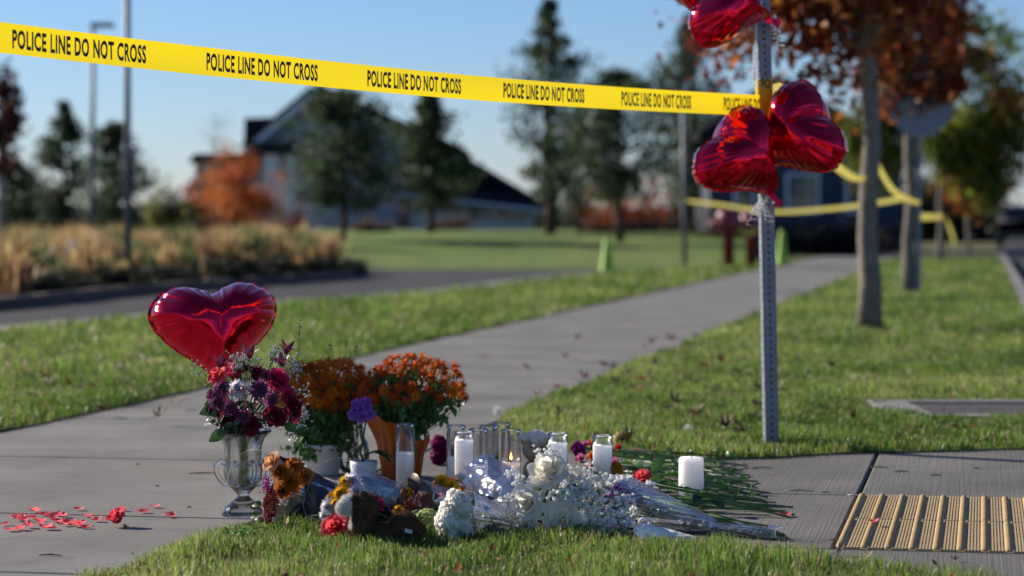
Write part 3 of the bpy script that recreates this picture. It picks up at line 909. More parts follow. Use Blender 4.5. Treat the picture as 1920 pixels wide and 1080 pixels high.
def ext(pts_xz, y0, y1):
    """solid with the outline pts_xz seen from the street, from y0 back to y1"""
    m_ = MB(); n = len(pts_xz)
    for y in (y0, y1):
        for x, z in pts_xz: m_.v((x, y, z))
    m_.f(*range(n)); m_.f(*reversed(range(n, 2 * n)))
    for i in range(n):
        j = (i + 1) % n; m_.f(i, n + i, n + j, j)
    return m_
def plank(a, b, th, y0, y1):
    """sloping slab between (x,z) points a and b"""
    d = Vector((b[0] - a[0], b[1] - a[1])).normalized(); nn = Vector((-d.y, d.x)) * th
    return ext([a, b, (b[0] + nn.x, b[1] + nn.y), (a[0] + nn.x, a[1] + nn.y)], y0, y1)
def window(parent, x0, x1, z0, z1, y, nx=2, nz=2):
    fr_ = MB(); t = 0.10
    fr_.box((x0 - t, y - 0.08, z0 - t), (x0, y + 0.02, z1 + t)); fr_.box((x1, y - 0.08, z0 - t), (x1 + t, y + 0.02, z1 + t))
    fr_.box((x0, y - 0.078, z1), (x1, y + 0.02, z1 + t)); fr_.box((x0, y - 0.10, z0 - t), (x1, y + 0.02, z0))
    w_ = put('window', fr_, M['trim'], parent, smooth=False)
    for i in range(nx):
        for j in range(nz):
            a, b = x0 + (x1 - x0) * i / nx + .02, x0 + (x1 - x0) * (i + 1) / nx - .02
            c, d = z0 + (z1 - z0) * j / nz + .02, z0 + (z1 - z0) * (j + 1) / nz - .02
            m_ = MB(); m_.box((a, y - 0.03, c), (b, y - 0.01, d)); put('pane', m_, M['pane'], w_, smooth=False)
HY = 104.0
def hx(px): return (px - 960) / F_PX * HY
def hz(py): return P(960, py, HY).z
h1 = thing('house', 'large grey house with a steep dark gable roof behind the evergreens', 'house', (hx(680), HY, 0.3))
zb = 0.25
ridge = (hx(592), hz(170)); le = (hx(462), hz(278)); re_ = (hx(1022), hz(392))
wl, wr = hx(492), hx(1000)
put('wall', ext([(wl, zb), (hx(760), zb), (hx(760), hz(255)), ridge[0:1] + (ridge[1] - .12,), (wl, hz(258))], HY, HY + 12), M['siding'], h1, smooth=False)
put('wall', ext([(hx(760) + .003, zb), (wr, zb), (wr, hz(391)), (hx(760) + .003, hz(364))], HY + 0.6, HY + 11.5), M['siding_pale'], h1, smooth=False, label='pale siding of the lower right wing')
rf = put('roof', plank((le[0], le[1]), ridge, 0.22, HY - 0.7, HY + 12.5), M['shingle'], h1, smooth=False)
put('rake_board', plank((le[0] + .05, le[1] - .30), (ridge[0], ridge[1] - .28), 0.24, HY - 0.72, HY - 0.6), M['trim'], rf, smooth=False)
put('roof', plank((ridge[0] + .02, ridge[1] + 0.1), (hx(872), hz(292)), 0.25, HY - 0.7, HY + 12.5), M['shingle'], h1, smooth=False)
put('roof', plank((hx(864), hz(300)), re_, 0.25, HY - 0.1, HY + 12.2), M['shingle'], h1, smooth=False)
rp = MB()
top_ = [(hx(742), HY - .6, hz(363)), (hx(1018), HY - .6, hz(394)), (hx(1022), HY + 5, hz(386)), (hx(868), HY + 5, hz(297)), (hx(716), HY + 5, hz(214))]
for dz in (0, -.14):
    for x, y, z in top_: rp.v((x, y, z + dz))
rp.f(0, 1, 2, 3, 4); rp.f(9, 8, 7, 6, 5)
for i in range(5): rp.f(i, 5 + i, 5 + (i + 1) % 5, (i + 1) % 5)
rfr = put('roof', rp, M['shingle'], h1, smooth=False)
m_ = MB(); m_.tube([Vector((hx(744), HY - .66, hz(365))), Vector((hx(1018), HY - .66, hz(396)))], .07, 6); put('gutter', m_, M['trim'], rfr)
put('dormer', ext([(hx(438), hz(262)), (hx(505), hz(262)), (hx(505), hz(212)), (hx(440), hz(214))], HY + 4, HY + 9), M['shingle'], h1, smooth=False)
put('wing_wall', ext([(hx(350), zb), (wl - .003, zb), (wl - .003, hz(300)), (hx(350), hz(300))], HY + 3, HY + 11), M['siding'], h1, smooth=False)
put('wing_roof', ext([(hx(338), hz(302)), (hx(505), hz(302)), (hx(500), hz(285)), (hx(352), hz(285))], HY + 2.4, HY + 11.6), M['shingle'], h1, smooth=False)
put('porch_roof', ext([(hx(470), hz(290)), (hx(560), hz(290)), (hx(552), hz(268)), (hx(478), hz(268))], HY - 1.6, HY - 0.01), M['shingle'], h1, smooth=False)
m_ = MB(); m_.box((hx(504), HY - 1.4, zb), (hx(526), HY - 1.0, hz(291))); put('porch_column', m_, M['trim'], h1, smooth=False)
m_ = MB(); m_.box((hx(545), HY - 1.4, zb), (hx(556), HY - 1.0, hz(291))); put('porch_column', m_, M['trim'], h1, smooth=False)
for a, b, c, d in ((565, 590, 285, 245), (550, 600, 385, 352), (700, 740, 385, 345)):
    window(h1, hx(a), hx(b), hz(c), hz(d), HY)
for a, b, c, d in ((822, 862, 398, 378), (880, 905, 412, 388), (914, 935, 414, 392), (948, 985, 416, 398)):
    window(h1, hx(a), hx(b), hz(c), hz(d), HY + 0.6, nx=3 if b - a > 30 else 2)
m_ = MB(); m_.box((hx(745), HY - 0.05, zb), (hx(768), HY + 0.03, hz(372))); put('door', m_, M['pane'], h1, smooth=False)

HY = 72.0
h2 = thing('house', 'dark navy house behind the heart balloons and street trees', 'house', (hx(1560), HY, -0.1))
pk = (hx(1462), hz(156))
put('wall', ext([(hx(1330), -0.15), (hx(1690), -0.15), (hx(1690), hz(300)), (pk[0], pk[1] - .1), (hx(1330), hz(255))], HY, HY + 12), M['navy'], h2, smooth=False)
put('roof', plank((hx(1310), hz(262)), pk, 0.2, HY - 0.6, HY + 12.4), M['shingle'], h2, smooth=False)
put('roof', plank(pk, (hx(1720), hz(318)), 0.2, HY - 0.6, HY + 12.4), M['shingle'], h2, smooth=False)
m_ = MB(); m_.box((hx(1335), HY - 0.9, -0.15), (hx(1700), HY - 0.01, hz(425))); put('porch', m_, M['shingle'], h2, smooth=False)
for a, b, c, d in ((1478, 1530, 395, 330), (1590, 1620, 395, 330), (1380, 1410, 395, 320)):
    window(h2, hx(a), hx(b), hz(c), hz(d), HY)
shrub('dark_hedge', 'long black hedge before the navy house beside the path', pbase(1560, 60, -0.1), (1.35, 0.7, 0.85), 41, (0.016, 0.014, 0.010), n=3200, cat='hedge', leaf=0.06)

# poles
def pole(label, base, top, r0, r1, head=None, group='poles'):
    t = thing('light_pole', label, 'pole', base, group)
    m_ = MB(); m_.tube([base, base.lerp(top, .5), top], [r0, (r0 + r1) / 2, r1], 12); put('shaft', m_, M['pole'], t)
    m_ = MB(); m_.tube([base - Vector((0, 0, .02)), base + Vector((0, 0, .12))], r0 * 2.1, 12); put('base', m_, M['kerb'], t)
    if head:
        m_ = MB(); m_.tube([top, top + Vector((head * 0.5, 0, 0.05)), top + Vector((head, 0, .05))], 0.03, 8); put('arm', m_, M['pole'], t)
        m_ = MB(); m_.box((-.3, -.16, -.06), (.3, .16, .06), Matrix.Translation(top + Vector((head * .75, 0, .04)))); put('lamp_head', m_, M['pole'], t, smooth=False)
    return t
b = G(240, 526); b.z = -0.02
pole('nearer tall grey light pole rising from the golden grass', b, Vector((P(238, -90, b.y).x, b.y, P(238, -90, b.y).z)), 0.052, 0.045, 0.7, 'light poles on the left')
b = pbase(173, 66, -0.1)
pole('farther light pole with a lamp head showing above the tape', b, P(174, 50, 66), 0.075, 0.06, 0.35, 'light poles on the left')
b = G(1284, 501)
t = thing('signpost', 'thin grey steel post on the grass, tape tied to it', 'post', b)
m_ = MB(); m_.tube([b - Vector((0, 0, .05)), P(1282, 190, b.y)], 0.045, 8); put('shaft', m_, M['pole'], t)

# stop sign seen from behind
SY = 27.95
b = Vector(((1722 - 960) / F_PX * SY, SY, 0))
t = thing('stop_sign', 'octagonal sign seen from its bare grey back beside a street tree', 'sign', b)
m_ = MB(); m_.box((b.x - .025, SY - .025, -.05), (b.x + .025, SY + .025, P(0, 150, SY).z)); put('post', m_, M['steel'], t, smooth=False)
c = P(1726, 196, SY - .035)
m_ = MB(); q = [(c.x + .40 * math.cos(PI / 8 + k * PI / 4), c.z + .40 * math.sin(PI / 8 + k * PI / 4)) for k in range(8)]
put('plate', ext(q, SY - .031, SY - .027), M['steel'], t, smooth=False)

# street trees on the strip
STREET = [(0.18, 0.028, 0.014), (0.28, 0.07, 0.018), (0.13, 0.026, 0.014), (0.34, 0.12, 0.025), (0.15, 0.025, 0.015)]
b = G(1629, 619)
broadleaf('street_tree', 'nearest street tree with rust red leaves and pale trunk', b, 6, (-0.42, 0.2, 3.6), (1.35, 1.4, 1.7), 51, STREET, 'trees along the street', n=20000, leaf=0.048, trunk_r=0.08, fork=2.3)
b = G(1705, 551)
broadleaf('street_tree', 'second street tree with red leaves beside the stop sign', b, 6, (0.0, 0.25, 3.15), (0.8, 0.7, 1.55), 52, [(0.34, 0.04, 0.02), (0.22, 0.035, 0.015), (0.38, 0.09, 0.02), (0.12, 0.08, 0.015)], 'trees along the street', n=8500, leaf=0.055, trunk_r=0.072, fork=2.0)
b = G(1763, 489)
broadleaf('street_tree', 'third street tree with green and orange leaves', b, 6, (0.55, 0, 3.2), (1.45, 1.3, 2.05), 53, [(0.16, 0.20, 0.03), (0.26, 0.22, 0.03), (0.46, 0.19, 0.035), (0.09, 0.13, 0.02)], 'trees along the street', n=10500, leaf=0.085, trunk_r=0.07, fork=1.6)
b = pbase(1815, 60, -0.02)
broadleaf('street_tree', 'farthest street tree with low orange brown leaves', b, 5, (0.1, 0, 1.95), (0.95, 0.9, 0.95), 54, [(0.42, 0.14, 0.03), (0.30, 0.09, 0.03), (0.22, 0.10, 0.03)], 'trees along the street', n=4200, leaf=0.08, trunk_r=0.06, fork=1.2)
b = pbase(1640, 46, -0.05)
broadleaf('green_tree', 'green leaved tree behind the first two street trees', b, 5, (0, 0, 2.35), (0.75, 0.7, 0.95), 55, [(0.07, 0.12, 0.015), (0.12, 0.15, 0.02), (0.16, 0.14, 0.02)], None, n=3600, leaf=0.06, trunk_r=0.05, fork=1.4)

# maroon standpipes, lime cones
M['maroon'] = mat('maroon_paint', (0.17, 0.012, 0.025), 0.4, var=0.1)
M['lime'] = mat('lime_plastic', (0.30, 0.52, 0.03), 0.45, var=0.05, trans=0.2)
def standpipe(label, px, py, sc):
    b = G(px, py)
    t = thing('standpipe', label, 'standpipe', b, 'maroon standpipes beside the path')
    def mm(prof): 
        m_ = MB(); m_.lathe([(r * sc, z * sc) for r, z in prof], 16); return m_
    T = Matrix.Translation(b)
    put('pipe', mm([(0.0, -.03), (.10, -.03), (.10, .55), (.12, .56), (.12, .62), (0, .62)]), M['maroon'], t, T)
    put('cap', mm([(0.0, .62), (.19, .62), (.22, .70), (.22, .92), (.17, .99), (0, 1.0)]), M['maroon'], t, T)
    for s in (-1, 1):
        m_ = MB(); m_.tube([b + Vector((s * .2 * sc, -.02, .78 * sc)), b + Vector((s * .29 * sc, -.06, .74 * sc))], .06 * sc, 10); put('outlet', m_, M['maroon'], t)
standpipe('left maroon standpipe with a wide head behind the lawn', 1366, 501, 1.05)
standpipe('right maroon standpipe next to the steel sign post', 1408, 499, 1.0)
def cone(label, px, py, h):
    b = G(px, py)
    t = thing('traffic_cone', label, 'cone', b, 'lime traffic cones')
    T = Matrix.Translation(b)
    m_ = MB(); m_.box((-.16, -.16, 0), (.16, .16, .03)); put('base', m_, M['lime'], t, T, smooth=False)
    m_ = MB(); m_.lathe([(.125, .03), (.115, .06), (.045, h - .03), (.03, h), (0, h)], 18); put('body', m_, M['lime'], t, T)
cone('lime green traffic cone on the lawn left of the thin post', 1138, 509, .56)
cone('lime green traffic cone right of the steel sign post', 1466, 497, .68)

# dark parked car far down the street
def car(label, loc, rotz):
    t = thing('parked_car', label, 'car', loc, None, rotz)
    T = WM[t]
    M['car'] = mat('black_paint', (0.012, 0.013, 0.016), 0.25, spec=0.6)
    M['tyre'] = mat('tyre', (0.015, 0.015, 0.015), 0.9)
    M['glass_dark'] = mat('car_glass', (0.01, 0.012, 0.014), 0.05, spec=0.9)
    M['tail'] = mat('tail_lamp', (0.25, 0.01, 0.01), 0.2)
    prof = [(-2.25, .35), (-2.3, .75), (-2.2, 1.0), (-1.85, 1.5), (-.2, 1.58), (.45, 1.5), (1.1, 1.05), (2.1, .92), (2.3, .65), (2.25, .32)]
    body = MB(); n = len(prof)
    for x, inset in ((-.92, .06), (-.98 * .95, 0), (.98 * .95, 0), (.92, .06)):
        for y, z in prof:
            k = 1 - 0.16 * smooth01(.95, 1.55, z)
            body.v(((x * k), y, z - inset * (1 if z > 1 else 0)))
    for s in range(3):
        for i in range(n):
            j = (i + 1) % n
            body.f(s * n + i, s * n + j, (s + 1) * n + j, (s + 1) * n + i)
    body.f(*reversed(range(n))); body.f(*range(3 * n, 4 * n))
    put('body', body, M['car'], t, T)
    m_ = MB(); m_.grid(lambda a, b: ((-.68 + 1.36 * a) * (1 - .08 * b), -2.215 + .33 * b, 1.03 + .42 * b), 4, 2); put('rear_window', m_, M['glass_dark'], t, T @ Matrix.Translation((0, -.02, .01)))
    for s in (-1, 1):
        m_ = MB(); m_.box((s * .86 - .1, -2.32, .78), (s * .86 + .1, -2.2, .98)); put('tail_light', m_, M['tail'], t, T, smooth=False)
        m_ = MB(); m_.grid(lambda a, b: (s * (.925 - .10 * b), -1.55 + 2.2 * a, 1.05 + .38 * b), 3, 2); put('side_window', m_, M['glass_dark'], t, T @ Matrix.Translation((s * .02, 0, 0)))
        for y in (-1.4, 1.4):
            m_ = MB(); m_.tube([Vector((s * .72, y, .33)), Vector((s * .95, y, .33))], .33, 18)
            w_ = put('wheel', m_, M['tyre'], t, T, smooth=False)
            m_ = MB(); m_.tube([Vector((s * .93, y, .33)), Vector((s * .957, y, .33))], .2, 14); put('rim', m_, M['steel'], w_, T, smooth=False)
    m_ = MB(); m_.box((-.9, -2.38, .4), (.9, -2.2, .58)); put('bumper', m_, M['car'], t, T, smooth=False)
car('black parked car far down the street at the right edge', Vector(((1916 - 960) / F_PX * 92, 92, -0.13)), -T_ST)

# far tree belt that closes the view under the sky
for i, (px, w_, h_, Y) in enumerate(((60, 5.5, 1.8, 170), (330, 6.0, 1.5, 175), (1390, 5.0, 3.0, 130), (1620, 5.0, 3.0, 120), (1750, 4.0, 2.5, 118), (1090, 5.0, 2.0, 150), (-40, 5, 2.2, 160), (1240, 4, 1.35, 140))):
    shrub('far_thicket', ['low dark thicket far behind the left evergreens', 'low thicket far left of the house', 'far thicket behind the maroon standpipes', 'far thicket behind the navy house', 'far dark thicket behind the third street tree', 'far thicket right of the grey house', 'far thicket at the left edge of the photograph', 'far thicket behind the red shrub'][i],
          Vector(((px - 960) / F_PX * Y, Y, -.16)), (w_, 2, h_), 400 + i, (0.03, 0.036, 0.025), n=2400, leaf=0.22, cat='thicket')
# ------------------------------------------------------------------ tactile paving, post, tape, vault
M['tactile'] = mat('tan_tactile', (0.39, 0.30, 0.165), 0.65, var=0.14, vscale=25, bump=0.15, bscale=150, spec=0.3)
M['tactile_bar'] = mat('tan_tactile_bar', (0.33, 0.23, 0.11), 0.6, var=0.18, vscale=30, spec=0.3)
tm = thing('tactile_paving', 'tan ribbed tactile warning paving set into the concrete ramp', 'tactile paving', UV(mat_u0, mat_w))
TILE = 0.61
PITCH_B = 0.061
barm = MB()
nr = 132
def barf(a, b):
    y = 0.012 + (TILE - 0.03) * a
    rib = 0.5 + 0.5 * math.cos(a * 66 * 2 * PI)
    r = 0.0082 + 0.0024 * rib
    end = min(1, a * 40, (1 - a) * 40) ** 0.5
    th = PI * b
    return (r * 0.98 * math.cos(th), y, 0.0005 + r * 0.95 * math.sin(th) * max(0.05, end))
barm.grid(barf, nr * 2, 6)
bar_mesh = barm.mesh('bar')
bar_mesh.materials.append(M['tactile_bar'])
tilem = MB()
tilem.box((0.002, 0.002, -0.012), (TILE - 0.002, TILE - 0.002, -0.001))
for k in range(10):
    for q in range(5):
        x = k * PITCH_B + 0.0145 + 0.0055 + q * 0.0082 - 0.0015
        tilem.box((x, 0.004, -0.0011), (x + 0.0048, TILE - 0.004, 0.0022))
tile_mesh = tilem.mesh('tile', False)
tile_mesh.materials.append(M['tactile'])
ang = Matrix.Rotation(-T_ST, 4, 'Z')
for i in range(3):
    for j in range(2):
        T = Matrix.Translation(UV(mat_u0 + 0.006 + j * (TILE + 0.004), mat_w + 0.004 + i * (TILE + 0.002), 0.002)) @ ang
        t_ = put('tile', tile_mesh, None, tm, T)
        for k in range(10):
            put('bar', bar_mesh, None, t_, T @ Matrix.Translation((k * PITCH_B + 0.009, 0, 0)))

# utility vault in the strip
v0, v1 = G(1683, 787), G(1683, 756)
vt = thing('utility_vault', 'flat concrete utility vault with a dark lid sunk in the grass', 'utility vault', v0)
xr = v0.x + 1.05
yb = v1.y
def vy(x): return -(x - v0.x) * 0.02
for nm, lo, hi, mt in (('collar', (v0.x, v0.y, -.08), (xr, v0.y + .12, .016), 'kerb'), ('collar', (v0.x + .01, yb - .12, -.08), (xr, yb, .017), 'kerb'),
                       ('collar', (v0.x, v0.y + .12, -.08), (v0.x + .17, yb - .12, .0165), 'kerb'), ('lid', (v0.x + .17, v0.y + .12, -.08), (xr, yb - .12, .009), 'lid')):
    if mt == 'lid' and 'lid' not in M: M['lid'] = mat('rusty_lid', (0.065, 0.058, 0.052), 0.7, metal=0.2, var=0.4, vscale=12, bump=0.4, bscale=60)
    m_ = MB(); m_.box(lo, hi); put(nm, m_, M[mt], vt, smooth=False)

# steel sign post: perforated square tube, leaning a little
PY = 9.02
pb = G(1446, 839)
ptop = P(1428, -60, pb.y)
pax = (ptop - pb).normalized()
post = thing('sign_post', 'galvanised square steel post full of holes, tied with tape and balloons', 'post', pb)
PWd = 0.0254
q_ = Matrix.Rotation(R(5), 4, 'Z')
zc = pax; xc = (q_ @ Vector((1, 0, 0))); xc = (xc - zc * xc.dot(zc)).normalized(); yc = zc.cross(xc)
PM = Matrix(((xc.x, yc.x, zc.x, pb.x), (xc.y, yc.y, zc.y, pb.y), (xc.z, yc.z, zc.z, pb.z), (0, 0, 0, 1)))
HOLE_P, HOLE_R = 0.0254, 0.0056
def post_side(mb, Rm):
    """one wall of the tube with a column of octagonal holes, made in strips between the holes"""
    n = int(((ptop - pb).length + 0.05) / HOLE_P)
    w = PWd; ins = w - 0.0022
    for k in range(n):
        z0 = k * HOLE_P - 0.05; z1 = z0 + HOLE_P; zc_ = (z0 + z1) / 2
        ring = [(HOLE_R * math.cos(PI / 8 + PI * i / 4), zc_ + HOLE_R * math.sin(PI / 8 + PI * i / 4)) for i in range(8)]
        outer = [(w, zc_ + HOLE_P * .25), (w * .3, z1), (-w * .3, z1), (-w, zc_ + HOLE_P * .25), (-w, zc_ - HOLE_P * .25), (-w * .3, z0), (w * .3, z0), (w, zc_ - HOLE_P * .25)]
        a = [mb.v(Rm @ Vector((x, -w, z))) for x, z in ring]
        b = [mb.v(Rm @ Vector((x, -w, z))) for x, z in outer]
        c = [mb.v(Rm @ Vector((x, -ins, z))) for x, z in ring]
        for i in range(8):
            j = (i + 1) % 8
            mb.f(a[i], a[j], b[j], b[i]); mb.f(a[j], a[i], c[i], c[j])
        for cx, i1, i2 in ((w, 0, 1), (-w, 2, 3)):
            e = mb.v(Rm @ Vector((cx, -w, z1))); mb.f(e, b[i1], b[i2])
        for cx, i1, i2 in ((-w, 4, 5), (w, 6, 7)):
            e = mb.v(Rm @ Vector((cx, -w, z0))); mb.f(e, b[i1], b[i2])
pm_ = MB()
for k in range(4): post_side(pm_, Matrix.Rotation(k * PI / 2, 4, 'Z'))
put('tube', pm_, M['steel'], post, PM, smooth=False)

# lettering helper
def text_mesh(txt, height, xscale=0.6, bold=0.0, spacing=1.0):
    cu = bpy.data.curves.new('lettering', 'FONT'); cu.body = txt; cu.size = 1.0; cu.offset = bold; cu.space_character = spacing; cu.resolution_u = 3
    o = bpy.data.objects.new('lettering', cu); COL.objects.link(o)
    dg = bpy.context.evaluated_depsgraph_get(); dg.update()
    me = o.evaluated_get(dg).to_mesh()
    V = [tuple(v.co) for v in me.vertices]; F = [tuple(p.vertices) for p in me.polygons]
    o.evaluated_get(dg).to_mesh_clear()
    COL.objects.unlink(o); bpy.data.objects.remove(o); bpy.data.curves.remove(cu)
    y0 = min(v[1] for v in V); y1 = max(v[1] for v in V); x0 = min(v[0] for v in V); x1 = max(v[0] for v in V)
    k = height / (y1 - y0)
    V = [((v[0] - x0) * k * xscale, (v[1] - (y0 + y1) / 2) * k) for v in V]
    return V, F, (x1 - x0) * k * xscale

TAPE_W = 0.0765
tA = P(-70, 62, 5.92); tB = P(1436, 198, 8.97)
sag = 0.026
TL = (tB - tA).length
tdir = Vector((tB.x - tA.x, tB.y - tA.y, 0)).normalized()
tn = Vector((tdir.y, -tdir.x, 0))           # towards the camera
if tn.y > 0: tn = -tn
def tape_pt(s, w, off=0.0):
    """s metres along the tape, w metres up from its middle line"""
    k = s / TL
    p = tA.lerp(tB, k)
    curl = 0.004 * math.sin(k * 9.0) * (w / TAPE_W * 2) ** 2 + 0.006 * math.sin(k * 5 + 1)
    return p + Vector((0, 0, -sag * 4 * k * (1 - k) + w)) + tn * (off + curl)
tape = thing('police_tape', 'taut yellow police tape stretched across the whole photograph to the post', 'tape', tA)
m_ = MB(); m_.grid(lambda a, b: tape_pt(a * (TL - 0.006), (b - .5) * TAPE_W), 90, 6)
strip = put('strip', m_, M['yellow_tape'], tape)
LV, LF, LW = text_mesh('POLICE LINE DO NOT CROSS', 0.0485, 0.66, 0.034, 1.10)
s0 = None
def s_of_px(px):
    """distance along the tape at which it is seen at this column"""
    k = (px - 960) / F_PX
    t = (k * tA.y - tA.x) / ((tB.x - tA.x) - k * (tB.y - tA.y))
    return t * TL
starts = [22, 385, 689, 946, 1167, 1357]
ends = [272, 595, 866, 1098, 1297, None]
plen = s_of_px(272) - s_of_px(22)
for st_, en_ in zip(starts, ends):
    a = s_of_px(st_); ln = (s_of_px(en_) - a) if en_ else plen
    lb = MB()
    ok = True
    for x, y in LV: lb.v(tape_pt(min(a + x / LW * ln, TL - 0.008), y, 0.0007))
    for f in LF:
        if all(a + LV[i][0] / LW * ln < TL - 0.012 for i in f): lb.f(*f)
    put('lettering', lb, M['tape_ink'], strip, smooth=False)

def wrap(z0, z1, r, name='wrap', wob=0.0):
    m_ = MB()
    def fn(a, b):
        th = 2 * PI * a
        k = max(abs(math.cos(th)), abs(math.sin(th)))
        rr_ = r / k
        rr_ = min(rr_, r * 1.32)
        z = z0 + (z1 - z0) * b + wob * math.sin(th + 1)
        return PM @ Vector((rr_ * math.cos(th), rr_ * math.sin(th), z))
    m_.grid(fn, 32, 3, cu=True)
    return m_
zt = (tB - pb).dot(pax)
w1 = put('wrap', wrap(zt - .04, zt + .045, PWd + .002), M['yellow_tape'], tape)
w2 = put('wrap', wrap(zt + .012, zt + .098, PWd + .0036, wob=.004), M['yellow_tape'], tape)
V2, F2, W2 = text_mesh('PO', 0.034, 0.75, 0.02)
lb = MB()
for x, y in V2: lb.v(PM @ Vector((-0.017 + x / W2 * .036, -(PWd + .0052), zt + .08 + y)))
lb.F = list(F2); put('lettering', lb, M['tape_ink'], w2, smooth=False)

def loose_tape(label, pts, width=0.056, twist=0.0, group='loose yellow tape between the trees', up=Vector((0, 0, 1)), n=60):
    pts = [Vector(p) for p in pts]
    def cr(t):
        k = t * (len(pts) - 1); i = min(int(k), len(pts) - 2); f = k - i
        p0, p1, p2, p3 = pts[max(i - 1, 0)], pts[i], pts[i + 1], pts[min(i + 2, len(pts) - 1)]
        return 0.5 * ((2 * p1) + (p2 - p0) * f + (2 * p0 - 5 * p1 + 4 * p2 - p3) * f * f + (3 * p1 - p0 - 3 * p2 + p3) * f ** 3)
    m_ = MB()
    def fn(a, b):
        p = cr(a); t = (cr(min(1, a + .01)) - cr(max(0, a - .01))).normalized()
        s = t.cross(up).normalized(); w_ = s.cross(t).normalized()
        c = math.cos(twist * a * PI + .2); d = math.sin(twist * a * PI + .2)
        return p + (w_ * c + s * d) * (b - .5) * width
    m_.grid(fn, n, 2)
    o = put('police_tape', m_, M['loose_tape'])
    return tag(o, label, 'tape', group)
tr1 = G(1629, 619); tr2 = G(1705, 551)
loose_tape('yellow tape sagging from the steel post to the nearest street tree', [P(1446, 172, 9.05), P(1462, 170, 9.3), P(1482, 196, 10), P(1520, 255, 12.2), P(1565, 308, 15), P(1598, 332, 17.3), P(1622, 336, 18.62), P(1641, 330, 18.70)], twist=0.25)
loose_tape('yellow tape hanging from the nearest street tree to the second one', [P(1642, 290, 18.85), P(1652, 322, 20.0), P(1676, 358, 23.0), P(1702, 374, 26.5), P(1724, 381, 27.9)], twist=0.2)
loose_tape('pale far tape running from the thin post to the second street tree', [P(1285, 376, 44.7), P(1350, 384, 41), P(1450, 397, 37), P(1560, 391, 33.5), P(1640, 381, 30.5), P(1698, 371, 28.05)], twist=0.05)
loose_tape('far yellow tape between the second and third street trees', [P(1708, 405, 29), P(1740, 407, 40), P(1768, 406, 51.9)], width=.1)
loose_tape('end of tape hanging off the third street tree', [P(1772, 406, 51.8), P(1780, 425, 51.6), P(1788, 452, 51.5), P(1790, 480, 51.4)], width=.1)
loose_tape('yellow tape loop around the right maroon standpipe', [P(1385, 428, 44.2), P(1403, 438, 44.2), P(1420, 430, 44.2)], width=.09)

# ------------------------------------------------------------------ foil heart balloons
def foil(name, col, rough=0.09):
    m, nt, b, out = new_mat(name)
    L = nt.links
    b.inputs['Base Color'].default_value = (*col, 1); b.inputs['Metallic'].default_value = 1.0; b.inputs['Roughness'].default_value = rough
    tc = nt.nodes.new('ShaderNodeTexCoord')
    n1 = nt.nodes.new('ShaderNodeTexNoise'); n1.inputs['Scale'].default_value = 9; n1.inputs['Detail'].default_value = 2; n1.inputs['Distortion'].default_value = 0.6
    L.new(tc.outputs['Object'], n1.inputs['Vector'])
    bp = nt.nodes.new('ShaderNodeBump'); bp.inputs['Strength'].default_value = 0.10; bp.inputs['Distance'].default_value = 0.02
    L.new(n1.outputs[0], bp.inputs['Height']); L.new(bp.outputs[0], b.inputs['Normal'])
    return m
M['foil'] = foil('red_foil', (0.78, 0.012, 0.045), 0.08)
M['ribbon'] = film_mat('clear_ribbon', tint=(0.9, 0.92, 0.95), white=0.25, gloss_rough=0.12, gain=3.0)

